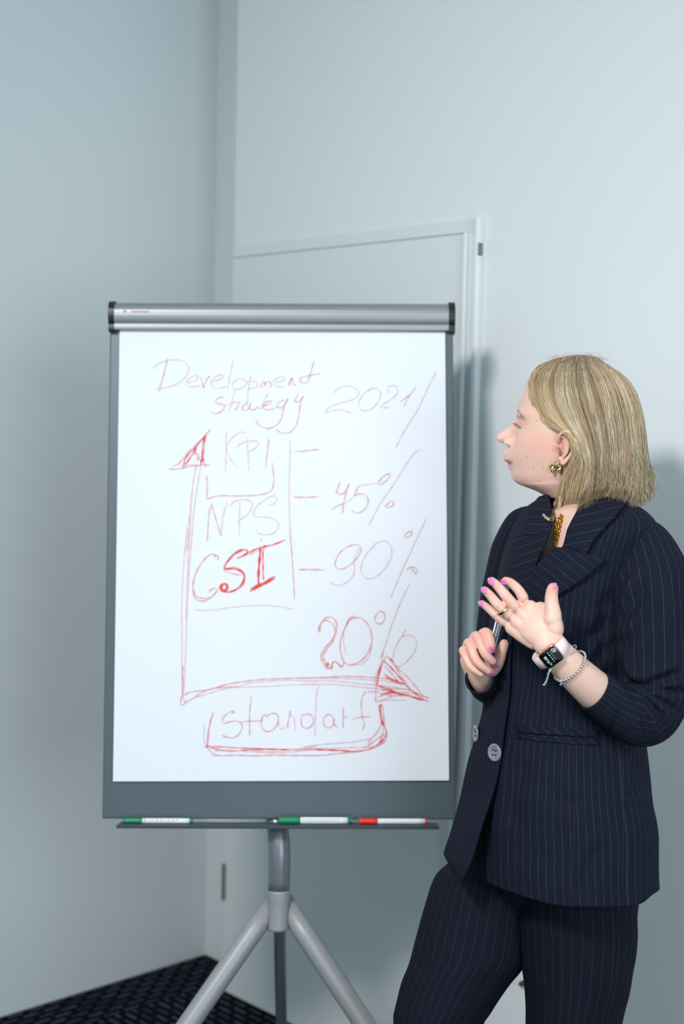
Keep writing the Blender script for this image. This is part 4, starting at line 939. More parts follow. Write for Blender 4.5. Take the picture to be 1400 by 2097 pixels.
fp = patch('front_panel', [((1052, 1195, 2.388), (1080, 1200, 2.347)), ((1032, 1240, 2.404), (1060, 1262, 2.362)), ((1006, 1290, 2.435), (1046, 1310, 2.366)), ((998, 1350, 2.445), (1042, 1360, 2.366)), ((990, 1421, 2.45), (1040, 1420, 2.366)), ((986, 1460, 2.45), (1034, 1460, 2.364)),
           ((972, 1510, 2.45), (1028, 1505, 2.360)), ((956, 1565, 2.45), (1022, 1560, 2.357)), ((941, 1635, 2.45), (1006, 1625, 2.352)), ((925, 1693, 2.445), (986, 1684, 2.345)), ((908, 1746, 2.44), (962, 1762, 2.34)), ((909, 1752, 2.44), (941, 1810, 2.335))],
           M_suit, jacket, nu=44, nv=110, bulge=.010, uscale=.115, thick=.004)

# lapels and collar lie on the jacket
# a smooth carrier that spans the neckline for the lapels to lie on
allj = [jtors_bvh]
cdir = math.radians
def lap(name, ring, off, rot, th=.0035, zl=.0, **k):
    return decal(name, jtors_bvh, ring, M_suit, jacket, off, th, rings=7, sub=3, rot=rot, zlift=zl, **k)
lap('lapel', [(1156, 1124), (1180, 1130), (1201, 1134), (1240, 1143), (1222, 1160), (1196, 1183), (1166, 1204), (1140, 1221), (1110, 1250), (1086, 1278), (1066, 1300), (1060, 1290), (1064, 1250), (1076, 1209), (1098, 1169), (1118, 1143), (1140, 1122)], .0035, 2.25, zl=.002)
lap('collar', [(1188, 1046), (1215, 1030), (1250, 1022), (1282, 1030), (1277, 1040), (1255, 1066), (1232, 1090), (1215, 1108), (1203, 1132), (1178, 1129), (1156, 1123), (1166, 1088)], .0045, 1.35, zl=.002)
lap('lapel', [(1108, 1052), (1134, 1078), (1122, 1110), (1107, 1142), (1100, 1166), (1090, 1190), (1076, 1214), (1060, 1225), (1048, 1215), (1044, 1180), (1050, 1140), (1056, 1100), (1075, 1101)], .003, -1.9, zl=.001)
lap('collar', [(1124, 1020), (1132, 1040), (1134, 1062), (1128, 1082), (1106, 1100), (1076, 1100), (1082, 1070), (1094, 1040), (1108, 1024)], .0042, -1.5, zl=.001)
# collar stand around the nape
V, F, U = loft_px([(1008, 1150, 1262, .062, .064, 2.495), (1020, 1140, 1272, .070, .068, 2.49), (1036, 1128, 1284, .082, .074, 2.485)], 14, 120, E1, E2, 2.49)
V = np.array(V); pq, _ = proj(V)
cs = mesh_from(V, F, uvs=U); bm = bmesh.new(); bm.from_mesh(cs)
kill = [v for v, q in zip(bm.verts, pq) if (v.co - W(1206, 1020, 2.49)).dot(Vector(-AX_R * .83 - AX_F * .56)) > .012]
bmesh.ops.delete(bm, geom=kill, context='VERTS'); bm.to_mesh(cs); bm.free(); recalc(cs)
st = link('collar_stand', cs, [M_suit, M_lining], jacket, True); sd = st.modifiers.new('s', 'SOLIDIFY'); sd.thickness = .003; baked(st)

# welt pocket: two welts and the dark slit
decal('pocket_welt', jtors_bvh, [(1057, 1484), (1140, 1490), (1226, 1497), (1225, 1511), (1140, 1505), (1060, 1500)], M_suit, jacket, .0012, .0025, rings=3, sub=3, rot=-.75)
decal('pocket_welt', jtors_bvh, [(1059, 1503), (1140, 1508), (1225, 1514), (1227, 1528), (1140, 1521), (1057, 1513)], M_suit, jacket, .0008, .0018, rings=3, sub=3, rot=-.75)
def seam(name, pts, r=.0006, bvh=None, m=M_lining, parent=None, off=.0002):
    P3 = []
    for a, b in cr(np.array([(x, y, 0) for x, y in pts], float), max(4, int(len(pts) * 8)))[:, :2]:
        h = cast(bvh or jtors_bvh, a, b)
        if h[0] is not None: nn = h[1] if h[1].dot(CAM - h[0]) > 0 else -h[1]; P3.append(h[0] + nn * off)
    return link(name, tube(P3, r, None, n=6), m, parent or jacket, True)
seam('seam', [(1174, 1530), (1176, 1640), (1173, 1760), (1170, 1850)]); seam('seam', [(1274, 1526), (1276, 1620), (1275, 1740), (1273, 1830)])
seam('seam', [(1202, 1133), (1180, 1129), (1156, 1124)], .0009, off=.0085)
# buttons
allb = BVHTree.FromPolygons(*(lambda vs: ([tuple(v) for v in vs[0]], vs[1]))(join_meshes([(vcos(o.data), [tuple(p.vertices) for p in o.data.polygons]) for o in (jacket, fp)])[:2]))
def button(px, py, r, nrm, lab=None, d=None):
    c = W(px, py, d) if d else (lambda h: h[0])(cast(allb, px, py)); nrm = Vector(nrm).normalized(); q = nrm.to_track_quat('Z', 'Y').to_matrix().to_4x4(); q.translation = c + nrm * .002
    prof = [(0, .0012), (.62, .0012), (.74, .0026), (.92, .0026), (1, .0014), (.98, 0), (0, -.0004)]; V, F = [], []
    n = 36
    for rr_, z in prof:
        for k in range(n): V.append(q @ Vector((math.cos(2 * PI * k / n) * rr_ * r, math.sin(2 * PI * k / n) * rr_ * r, z)))
    for i in range(len(prof) - 1):
        for k in range(n): k2 = (k + 1) % n; F.append((i * n + k, (i + 1) * n + k, (i + 1) * n + k2, i * n + k2))
    o = link('button', recalc(mesh_from(V, F)), M_button, jacket, True)
    bm = bmesh.new()
    for sx in (-1, 1):
        for sy in (-1, 1):
            rr_ = bmesh.ops.create_cone(bm, cap_ends=True, segments=12, radius1=r * .11, radius2=r * .11, depth=.0006)
            for v in rr_['verts']: v.co = q @ (v.co + Vector((sx * r * .2, sy * r * .26, .0015)))
    link('button_holes', bm_mesh(bm), M_btnhole, jacket); return o
button(1014.5, 1541, .0150, -AX_R * .72 - AX_F * .62 - AX_D * .05)
button(977, 1502, .0145, -AX_R * .97 - AX_F * .18)

# trousers
def leg_tube(pts, ra, rb, n=120, rows=150): return tube_px(pts, ra, rb, n=n, rows=rows, caps=False, ref=tuple(-AX_F))
hips = loft_px([(1690, 975, 1318, .165, .12, 2.47), (1760, 962, 1322, .175, .13, 2.47), (1800, 945, 1308, .15, .10, 2.48), (1835, 940, 1296, .11, .07, 2.49), (1880, 960, 1270, .08, .05, 2.50), (1925, 1000, 1220, .06, .04, 2.50), (1955, 1045, 1150, .04, .03, 2.50), (1966, 1085, 1110, .02, .02, 2.50)], 60, 120, E1, E2, 2.47)
lg1 = loft_px([(1770, 1062, 1315, .105, .095, 2.455), (1861, 1065, 1303, .105, .095, 2.45), (1923, 1067, 1303, .104, .092, 2.45), (1967, 1070, 1299, .100, .090, 2.45), (2034, 1077, 1287, .095, .086, 2.45), (2097, 1079, 1269, .09, .082, 2.45), (2200, 1078, 1255, .085, .08, 2.46), (2400, 1090, 1262, .082, .078, 2.49), (2660, 1098, 1280, .084, .08, 2.53)], 200, 120, E1, E2, 2.45, circ=.62)
lg2 = loft_px([(1765, 925, 1100, .095, .09, 2.53), (1800, 890, 1092, .098, .092, 2.525), (1887, 864, 1084, .10, .095, 2.51), (1967, 842, 1074, .098, .092, 2.49), (2016, 822, 1041, .095, .09, 2.48), (2073, 808, 1002, .088, .085, 2.465), (2097, 807, 986, .085, .082, 2.46), (2150, 806, 976, .083, .08, 2.46), (2250, 812, 970, .082, .078, 2.48), (2450, 822, 985, .08, .078, 2.53), (2620, 832, 1002, .082, .08, 2.57)], 200, 120, E1, E2, 2.49, circ=.62)
V, F, U = join_meshes([hips, lg1, lg2]); tm = mesh_from(V, F, uvs=U)
fold(tm, [([(1063, 1838), (1078, 1900), (1072, 1975)], 12, .008), ([(1046, 1868), (1019, 1923), (988, 2011), (957, 2097)], 6, -.0025), ([(1260, 1870), (1256, 1990), (1246, 2097)], 4, .002), ([(1000, 1840), (975, 1870), (940, 1885)], 14, .0015),
          ([(885, 1925), (920, 1945), (970, 1940)], 14, .0014), ([(850, 2022), (890, 2034), (940, 2030)], 12, .0018), ([(830, 2062), (870, 2072), (910, 2066)], 12, .0016), ([(1230, 1880), (1262, 1950), (1266, 2060)], 12, .004), ([(1300, 1880), (1270, 1900), (1220, 1890)], 10, .003)])
wrinkle(tm, .0022, 16, 8)
tro = link('trousers', tm, [M_trous, M_lining], person, True); sd = tro.modifiers.new('s', 'SOLIDIFY'); sd.thickness = .0022; sd.offset = -1; baked(tro)
tro['label'] = 'straight navy pinstripe trousers'
# shoes below the frame
M_shoe = mat('black_leather', srgb(18, 18, 20), .3)
def floor_under(px, py, d): q_ = W(px, py, d); q_.z = 0; return q_
for pos, yaw in ((floor_under(1196, 2600, 2.53), 2.55), (floor_under(922, 2580, 2.57), 2.9)):
    fd = Vector((math.cos(yaw), -math.sin(abs(yaw)) if yaw < 0 else -abs(math.sin(yaw)), 0)).normalized()
    pts = [pos - fd * .045 + Vector((0, 0, .052)), pos + Vector((0, 0, .050)), pos + fd * .07 + Vector((0, 0, .036)), pos + fd * .13 + Vector((0, 0, .024)), pos + fd * .185 + Vector((0, 0, .016))]
    s_ = link('shoe', tube(pts, [.028, .036, .040, .038, .014], [.044, .042, .030, .020, .012], n=28, rows=24, ref=(0, 0, 1), round_ends=True), M_shoe, person, True)
    hb = tube([pos - fd * .04 + Vector((0, 0, .03)), pos - fd * .042], [.020, .016], None, n=16, rows=2); link('heel', hb, M_shoe, s_)

# ------------------------------------------------------------------ jewellery
def ring_around(c, axis, a, b, up):
    axis = Vector(axis).normalized(); up = Vector(up); x = (up - axis * up.dot(axis)).normalized(); y = axis.cross(x)
    return lambda t: Vector(c) + x * (a * math.cos(t)) + y * (b * math.sin(t))
def torus_data(c, axis, R, r, up=(0, 0, 1), n=22, m=10, sq=1.0):
    f = ring_around(c, axis, R, R * sq, up); V, F = [], []
    ax = Vector(axis).normalized()
    for i in range(n):
        t = 2 * PI * i / n; p_ = f(t); o_ = (p_ - Vector(c)).normalized()
        for j in range(m):
            s_ = 2 * PI * j / m; V.append(p_ + o_ * (r * math.cos(s_)) + ax * (r * math.sin(s_)))
    for i in range(n):
        for j in range(m): i2, j2 = (i + 1) % n, (j + 1) % m; F.append((i * m + j, i2 * m + j, i2 * m + j2, i * m + j2))
    return V, F
def link_chain(name, pts, R, r, m, parent, gap, flat=.62, kind=None):
    P_ = cr(np.array([tuple(p) for p in pts]), max(3, int(np.linalg.norm(np.diff(np.array([tuple(p) for p in pts]), axis=0), axis=1).sum() / gap)))
    ds = []
    for i in range(len(P_)):
        t = Vector(P_[min(i + 1, len(P_) - 1)] - P_[max(i - 1, 0)]).normalized(); tw = -AX_F if i % 2 else -AX_F * .55 + AX_R * .8
        ax = (tw - t * tw.dot(t)).normalized(); ds.append(torus_data(P_[i], ax, R, r, up=t, n=16, m=8, sq=flat))
    V, F, _ = join_meshes(ds); o = link(name, recalc(mesh_from(V, F)), m, parent, True)
    if kind: o['kind'] = kind
    return o
def surf(px, py, off): 
    h = cast(body_bvh, px, py); return h[0] + (CAM - h[0]).normalized() * off if h[0] is not None else W(px, py, 2.4)
neck = [surf(1147, 1058, .002), surf(1142, 1072, .003), surf(1139, 1088, .003), surf(1137, 1104, .003), surf(1136, 1116, .003)]
link_chain('necklace', neck, .0040, .0013, M_gold, person, .0042, .72, 'stuff')
neck2 = [surf(1151, 1060, .0025), surf(1145, 1078, .004), surf(1141, 1096, .004), surf(1137, 1114, .003)]
link_chain('necklace', neck2, .0036, .0012, M_gold, person, .0042, .7, 'stuff')
# earring: short hoop of twisted strands
ec = surf(1138, 958, .004); V_, F_ = [], []; ds = []
for k in range(3):
    pts = []
    for i in range(25):
        t = math.radians(-60 + 300 * i / 24); tw = 2 * PI * (i / 24 * 1.4 + k / 3)
        rad = .0066 + .0022 * math.cos(tw); pts.append(ec + (HF * math.cos(t) + HU * math.sin(t)) * rad + HN * (.0022 * math.sin(tw)))
    ds.append(tube_data(pts, [.0012] + [.0026] * 23 + [.0012], None, n=12, rows=60, ref=tuple(HN)))
V, F, U = join_meshes(ds); link('earring', recalc(mesh_from(V, F)), M_pgold, person, True)
# arm axis near the wrist for watch, bracelet and chains
Ah = W(*Z2(800, 690), 2.208); Aw = W(*Z2(862, 790), 2.206); Ab = W(*Z2(1015, 925), 2.216); Ac = W(*Z2(1180, 1090), 2.235)
wax = (W(*Z2(960, 890), 2.212) - Ah).normalized()
# ring on the ring finger
rc = Vector(W(*Z2(447, 443), 2.2375)); rax = (W(*Z2(410, 408), 2.236) - W(*Z2(522, 515), 2.243)).normalized()
V, F = [], []
f = ring_around(rc, rax, .0108, .0108, -AX_F); n = 40
for i in range(n):
    t = 2 * PI * i / n; o_ = (f(t) - rc).normalized()
    for (a, b) in ((0, -.0026), (.0010, -.0018), (.0014, 0), (.0010, .0018), (0, .0026), (-.0006, 0)): V.append(f(t) + o_ * a + rax * b)
for i in range(n):
    for j in range(6): i2, j2 = (i + 1) % n, (j + 1) % 6; F.append((i * 6 + j, i2 * 6 + j, i2 * 6 + j2, i * 6 + j2))
link('ring', recalc(mesh_from(V, F)), M_pgold, person, True)
# watch
wc = W(*Z2(857, 838), 2.2060 - .0205); wn = (-AX_F * .93 - AX_R * .10 + AX_D * .22); wn = (wn - wax * wn.dot(wax)).normalized(); wx = wn.cross(wax).normalized()
if wx.dot(AX_R) < 0: wx = -wx                       # wx points up-right across the wrist
WM = Matrix(((wx.x, wax.x, wn.x, wc.x), (wx.y, wax.y, wn.y, wc.y), (wx.z, wax.z, wn.z, wc.z), (0, 0, 0, 1)))
watch = empty('wrist_watch', (0, 0, 0)); watch.parent = person
def rrect(name, hx, hy, z0, z1, cr_, m, bev, parent):
    V, F = [], []; pts = []
    for (sx, sy, a0) in ((1, 1, 0), (-1, 1, 90), (-1, -1, 180), (1, -1, 270)):
        for k in range(7): t = math.radians(a0 + 15 * k); pts.append((sx * (hx - cr_) + cr_ * math.cos(t), sy * (hy - cr_) + cr_ * math.sin(t)))
    n = len(pts)
    for z, ins in ((z0, bev), (z0 + bev, bev * .3), (z0 + bev * 1.6, 0), (z1 - bev * 1.6, 0), (z1 - bev, bev * .3), (z1, bev)):
        for x, y in pts: V.append(WM @ Vector((x * (1 - ins / hx), y * (1 - ins / hy), z)))
    for i in range(5):
        for k in range(n): k2 = (k + 1) % n; F.append((i * n + k, i * n + k2, (i + 1) * n + k2, (i + 1) * n + k))
    F.append(tuple(range(n))[::-1]); F.append(tuple(5 * n + k for k in range(n))); return link(name, recalc(mesh_from(V, F)), m, parent, True)
rrect('case', .0165, .0150, -.0048, .0040, .0062, M_case, .0012, watch)
rrect('screen', .0152, .0137, .0030, .0052, .0055, M_glass, .0011, watch)
cw = WM @ Matrix.Translation((-.010, -.0158, -.0004)); bm = bmesh.new(); r_ = bmesh.ops.create_cone(bm, cap_ends=True, segments=20, radius1=.0030, radius2=.0030, depth=.0030)
for v in r_['verts']: v.co = cw @ (Matrix.Rotation(PI / 2, 4, 'X') @ v.co)
link('crown', bm_mesh(bm), M_case, watch)
wrc = wc - wn * .0215
fb = ring_around(wrc, wax, .0262, .0280, wn); V, F = [], []; n = 60
for i in range(n):
    t = 2 * PI * i / n; o_ = (fb(t) - wrc).normalized(); dip = 1 - .10 * max(0, math.cos(t)) ** 6
    hwid = .0118 - .0030 * (1 - abs(math.cos(t / 1))) if True else 0
    for a, b in ((.0, -hwid), (.0018, -hwid * .96), (.0024, 0), (.0018, hwid * .96), (0, hwid), (-.0004, 0)): V.append(wrc + (fb(t) - wrc) * dip + o_ * a + wax * b)
for i in range(n):
    for j in range(6): i2, j2 = (i + 1) % n, (j + 1) % 6; F.append((i * 6 + j, i2 * 6 + j, i2 * 6 + j2, i * 6 + j2))
link('watch_band', recalc(mesh_from(V, F)), M_band, watch, True)
def text_obj(name, body, size, frame, m, parent, depth=.0001, sx=1.0):
    c = bpy.data.curves.new(name, 'FONT'); c.body = body; c.size = size; c.align_x = 'CENTER'; c.align_y = 'CENTER'; c.extrude = depth
    o = bpy.data.objects.new('tmp_text', c); COL.objects.link(o); dg = bpy.context.evaluated_depsgraph_get(); me = bpy.data.meshes.new_from_object(o.evaluated_get(dg)); bpy.data.objects.remove(o)
    for v in me.vertices: v.co = frame @ Vector((v.co.x * sx, v.co.y, v.co.z))
    me.materials.clear(); return link(name, me, m, parent)
# screen frame: text runs along -wax (towards the hand), its top towards -wx
def wframe(along, up): 
    X = -wax; Z = wn; Y = Z.cross(X)
    p_ = wc + wn * .0054 + X * along - wx * up; return Matrix(((X.x, Y.x, Z.x, p_.x), (X.y, Y.y, Z.y, p_.y), (X.z, Y.z, Z.z, p_.z), (0, 0, 0, 1)))
text_obj('watch_digits', '11:42', .0058, wframe(.0000, .0078), M_glow, watch)
bm = bmesh.new()
for i in range(5):
    r_ = bmesh.ops.create_circle(bm, cap_ends=True, segments=10, radius=.0006 + .0002 * (i % 2))
    for v in r_['verts']: v.co = wframe(-.008 + .004 * i, .0005) @ v.co
    r_ = bmesh.ops.create_circle(bm, cap_ends=True, segments=8, radius=.0004)
    for v in r_['verts']: v.co = wframe(-.007 + .0035 * i, -.0035) @ v.co
link('watch_dots', bm_mesh(bm), M_glow, watch)
bm = bmesh.new(); r_ = bmesh.ops.create_circle(bm, cap_ends=True, segments=24, radius=.0020)
for v in r_['verts']: v.co = wframe(-.0088, .0068) @ v.co
link('watch_green_dot', bm_mesh(bm), M_glowg, watch)
fr0 = wframe(.0075, -.0085); V, F = torus_data(fr0 @ Vector((0, 0, 0)), wn, .0021, .00028, up=wax, n=24, m=6); link('watch_ring_icon', mesh_from(V, F), M_glow, watch)
# bead bracelet
bc = W(*Z2(1016, 922), 2.2165); bax = (Ac - Ab).normalized(); b1 = W(*Z2(1128, 806), 2.212) - W(*Z2(905, 1030), 2.212); tilt = (bax - b1.normalized() * bax.dot(b1.normalized())).normalized()
fb = ring_around(bc, tilt, .0265, .0300, -AX_F); nb = 35
sph = bmesh.new(); bmesh.ops.create_uvsphere(sph, u_segments=12, v_segments=8, radius=.00225); sph_me = bm_mesh(sph); sph_me.materials.append(M_chrome); sph_me.polygons.foreach_set('use_smooth', [True] * len(sph_me.polygons))
V, F = [], []
cordpts = [fb(2 * PI * i / 60) for i in range(60)]
br = link('bead_bracelet', recalc(mesh_from(*(lambda d: (d[0], d[1]))(tube_data(cordpts + [cordpts[0]], .0006, None, n=6, caps=False)))), M_chrome, person, True)
br['label'] = 'silver bead bracelet'
for i in range(nb):
    o = bpy.data.objects.new('bead', sph_me); COL.objects.link(o); o.parent = br; o.location = fb(2 * PI * i / nb)
# silver chain with a dangling end, and the bracelet's charm
dg_ = [W(*Z2(856, 942), 2.188), W(*Z2(838, 975), 2.187), W(*Z2(826, 1020), 2.187), W(*Z2(815, 1055), 2.187), W(*Z2(800, 1078), 2.187)]
link_chain('chain_bracelet', dg_, .0019, .0005, M_chrome, person, .0030, .62)
link('chain_drop', tube([W(*Z2(800, 1074), 2.187), W(*Z2(795, 1082), 2.187), W(*Z2(790, 1090), 2.187)], [.0006, .0018, .0012], None, n=10, rows=10, round_ends=True), M_chrome, person, True)
cc_ = ring_around(W(*Z2(952, 842), 2.212), wax, .0225, .0270, -AX_F); link_chain('chain_bracelet', [cc_(t) for t in np.linspace(0, 2 * PI, 40)], .0018, .0005, M_chrome, person, .0032, .62, 'stuff')
for a, b in ((908, 1030), (925, 1048), (940, 1062), (930, 1075)):
    link('charm', tube([W(*Z2(a, b), 2.196), W(*Z2(a + 10, b + 12), 2.196)], [.0014, .0010], None, n=10, rows=6), M_chrome, person, True)

# ------------------------------------------------------------------ marker held in the other hand
ma, mb = W(*Z2(352, 800), 2.3560), W(*Z2(438, 470), 2.360); md = (mb - ma).normalized(); mrt = empty('whiteboard_marker', ma, 'white and black whiteboard marker held in her hand behind the raised hand', 'marker')
def mseg(nm, a, b, r0, r1, m, p_): 
    q = [ma + md * (a + (b - a) * t) for t in (0, .33, .66, 1)]; return link(nm, tube(q, [r0, r0, r1, r1], None, n=28, rows=12, ref=tuple(-AX_F)), m, p_, True)
mbar = mseg('barrel', .000, .085, .0061, .0061, M_white, mrt); mseg('cap', .085, .112, .0064, .0060, M_black, mrt); mseg('end_plug', -.010, .000, .0050, .0061, M_black, mrt)
mx_ = md.cross(-AX_F).normalized(); mz_ = mx_.cross(md).normalized()
if mz_.dot(AX_F) > 0: mz_ = -mz_
mx_ = md.cross(mz_).normalized()
def mwrap(px_, py_, r=.00625):   # px along barrel, py around it
    t = py_ / r; return ma + md * px_ + (mx_ * math.sin(t) + mz_ * math.cos(t)) * r
V, F = [], []
for i in range(25):
    for j in range(9): V.append(mwrap(.012 + .058 * i / 24, -.0046 + .0072 * j / 8))
for i in range(24):
    for j in range(8): a = i * 9 + j; F.append((a, a + 1, a + 10, a + 9))
link('black_label', mesh_from(V, F), M_black, mbar, True)
c = bpy.data.curves.new('t', 'FONT'); c.body = 'whiteboard'; c.size = .0068; c.align_x = 'LEFT'; c.align_y = 'CENTER'; c.extrude = 0; o = bpy.data.objects.new('t', c); COL.objects.link(o)
me = bpy.data.meshes.new_from_object(o.evaluated_get(bpy.context.evaluated_depsgraph_get())); bpy.data.objects.remove(o)
sgn = 1 if (mwrap(.03, .002) - mwrap(.03, 0)).dot(-AX_R) > 0 else -1
for v in me.vertices: v.co = mwrap(.020 + v.co.x, sgn * (v.co.y) - .001, .0065)
me.materials.clear(); link('label_print', me, M_white, mbar)
for k in range(3):
    V = [mwrap(.014 + .05 * i / 10, .0036 + k * .0016 + j * .0005, .0064) for i in range(11) for j in range(2)]; link('label_print', mesh_from(V, [(2 * i, 2 * i + 1, 2 * i + 3, 2 * i + 2) for i in range(10)]), M_black, mbar)
# ------------------------------------------------------------------ hair
G = [  # guides on the near side from the front edge to the back outline, in photo px
 [(1130, 737), (1100, 750), (1085, 775), (1084, 806), (1093, 838), (1110, 864), (1140, 882), (1166, 900), (1173, 925), (1166, 950), (1154, 975), (1147, 1005), (1142, 1035), (1134, 1054), (1118, 1060)],
 [(1138, 734), (1112, 755), (1100, 785), (1104, 820), (1120, 852), (1148, 877), (1173, 900), (1181, 930), (1175, 960), (1163, 990), (1156, 1020), (1150, 1045), (1143, 1066)],
 [(1148, 732), (1126, 762), (1120, 800), (1134, 845), (1160, 880), (1186, 915), (1190, 950), (1183, 985), (1174, 1020), (1164, 1056)],
 [(1160, 730), (1148, 768), (1150, 815), (1168, 862), (1190, 905), (1200, 950), (1195, 990), (1186, 1022), (1178, 1052)],
 [(1176, 728), (1174, 775), (1184, 830), (1203, 885), (1214, 935), (1212, 980), (1204, 1015), (1196, 1044)],
 [(1192, 727), (1204, 775), (1219, 835), (1232, 890), (1237, 940), (1232, 985), (1222, 1026)],
 [(1206, 728), (1234, 775), (1252, 830), (1262, 890), (1264, 945), (1258, 985), (1246, 1018)],
 [(1218, 731), (1256, 775), (1279, 830), (1288, 890), (1291, 945), (1286, 985), (1271, 1028)],
 [(1226, 735), (1274, 780), (1298, 832), (1306, 885), (1310, 940), (1308, 985), (1301, 1042)],
 [(1230, 738), (1284, 782), (1306, 834), (1316, 890), (1321, 945), (1326, 985), (1327, 1036)]]
GS = np.array([cr(np.array([(a, b, 0) for a, b in g_]), 24)[:, :2] for g_ in G])         # guide x point x 2
def guide(s):
    """interpolated guide 0..1 across"""
    f = np.clip(s, 0, 1) * (len(G) - 1); i = min(int(f), len(G) - 2); t = f - i
    return GS[i] * (1 - t) + GS[i + 1] * t
TPSI = math.tan(PSI)
def lift(x, y, t):
    """how far the hair lies out from the middle plane of the head, in metres"""
    a = 1 - ((x - 1196) / 134) ** 2; a = math.sqrt(max(a, .0)) if a > 0 else 0
    v = 1.0 if y > 850 else math.sqrt(max(0, 1 - (max(850 - y, 0) / 125) ** 2.5))
    w_ = .083 if y > 860 else .079
    drop = 1 - .20 * max(0, (y - 940) / 100)
    return w_ * (a ** .85) * v * drop + .012 * math.exp(-((x - 1180) / 13) ** 2 - ((y - 912) / 30) ** 2)
def hpos(x, y, out):
    """out > 0 towards the viewer's side of the head, negative to the far side"""
    d = 2.48 + (1185 - x) / HS * TPSI - out
    if out > .004 and y > 985:                      # rests on the collar and shoulder
        k = min(1, (y - 985) / 32.0); h = cast(coll_bvh, x, y)
        if h[0] is not None:
            dc = (h[0] - CAM).dot(AX_F) - .004 - .012 * min(out / .08, 1) * .3
            if dc < d: d += (dc - d) * k * k * (3 - 2 * k)
    return W(x, y, d)
rg = np.random.default_rng(11)
coll_bvh = BVHTree.FromPolygons(*join_meshes([(vcos(o.data), [tuple(p.vertices) for p in o.data.polygons]) for o in bpy.data.objects if o.name.split('.')[0] in ('collar', 'lapel', 'jacket', 'collar_stand')])[:2])
def clump(s, k, seed): return math.sin(s * 173 + seed) * math.cos(s * 61 + k)
cols_ = [np.array(srgb(*c)[:3]) for c in ((214, 194, 160), (196, 168, 128), (160, 134, 104), (108, 84, 68), (224, 210, 184), (186, 158, 120))]
SV, SF, SC_ = [], [], []
def strand(P_, rad, colr, nseg):
    """three-sided tapering strand"""
    o = len(SV); n = len(P_); P_ = np.asarray(P_); Tn = np.gradient(P_, axis=0); Tn /= np.linalg.norm(Tn, axis=1)[:, None] + 1e-12
    ref = np.array(HN); A = np.cross(Tn, ref); A /= np.linalg.norm(A, axis=1)[:, None] + 1e-12; B = np.cross(A, Tn)
    for i in range(n):
        r_ = rad * (1 if i < n - 3 else (n - i) / 4.0)
        for k in range(3):
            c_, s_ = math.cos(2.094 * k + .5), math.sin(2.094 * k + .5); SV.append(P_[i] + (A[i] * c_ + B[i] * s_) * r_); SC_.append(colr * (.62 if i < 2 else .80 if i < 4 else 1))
    for i in range(n - 1):
        for k in range(3): k2 = (k + 1) % 3; SF.append((o + i * 3 + k, o + i * 3 + k2, o + (i + 1) * 3 + k2, o + (i + 1) * 3 + k))
def make_strands(count, side, rad=.00033):
    for q in range(count):
        s = rg.random() ** (.95 if side > 0 else 1); lock = int(s * 150); lr = np.random.default_rng(lock + (0 if side > 0 else 500)); ls = lr.normal()
        g_ = guide(s + rg.normal() * .008 + .010 * ls)
        layer = rg.random() ** 1.6; tl = 1 - .15 * rg.random() ** 1.5 - .07 * abs(ls) * (rg.random()); n = 17
        t0 = 0 if rg.random() < .6 else rg.random() * .25
        tt = np.linspace(t0, tl, n) * 23; xs = np.interp(tt, range(24), g_[:, 0]); ys = np.interp(tt, range(24), g_[:, 1])
        ph = rg.random() * 6.28; wv = rg.normal() * 1.6; jx = rg.normal() * 2.2 + ls * 1.0; P_ = []
        flick = rg.normal() * 3.5 + 2.0 * ls
        for i in range(n):
            u = i / (n - 1); x = xs[i] + jx * min(1, u * 3) + wv * math.sin(u * 9 + ph) * u + flick * max(0, u - .72) * 3.0
            y = ys[i] + rg.normal() * .2
            o_ = lift(x, y, u) - layer * .010 * min(1, u * 4 + .3) + .0020 * ls * min(1, u * 3) + .0006 * rg.normal() * u
            # the front lock is tucked behind the ear
            P_.append(tuple(hpos(x, y, max(o_, .002) * side)))
        base_ = cols_[int(lr.integers(0, 6))] * .38 + cols_[int(rg.integers(0, 6))] * .62
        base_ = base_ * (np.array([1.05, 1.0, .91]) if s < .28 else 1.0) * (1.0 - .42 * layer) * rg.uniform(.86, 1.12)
        strand(P_, rad * rg.uniform(.7, 1.35), base_, n)
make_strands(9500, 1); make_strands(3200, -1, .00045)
# top: strands that bridge the parting, plus fly-aways
for q in range(90):
    s = rg.random(); g_ = guide(s); x0, y0 = g_[0] + rg.normal(size=2) * 2; a = rg.uniform(-1, 1); L_ = rg.uniform(10, 42); hgt = rg.uniform(2, 11)
    P_ = [tuple(hpos(x0 + (u - .3) * L_ * (1 if a > 0 else -1) * 1.2, y0 + 8 - math.sin(u * PI) * hgt - 4, rg.normal() * .001 + a * .012 * u)) for u in np.linspace(0, 1, 9)]
    strand(P_, .00014, cols_[int(rg.integers(0, 6))] * .95, 9)
for q in range(800):                      # loose ends around the lower back and outline
    s = rg.uniform(.55, 1) if rg.random() < .75 else rg.random(); g_ = guide(s); i0 = rg.integers(14, 21); x0, y0 = g_[i0]; side = 1 if rg.random() < .6 else -1
    dx = rg.normal() * 2.2 + (3 if s > .8 else .5); L_ = rg.uniform(14, 46); cu = rg.normal() * 5
    P_ = [tuple(hpos(x0 + dx * u * 2 + cu * u * u, y0 + L_ * u, side * (lift(x0, y0, 1) + .003 * u * abs(rg.normal())))) for u in np.linspace(0, 1, 8)]
    P_ = np.array(P_); strand(cr(P_, 9), .00020, cols_[int(rg.integers(0, 6))], 9)
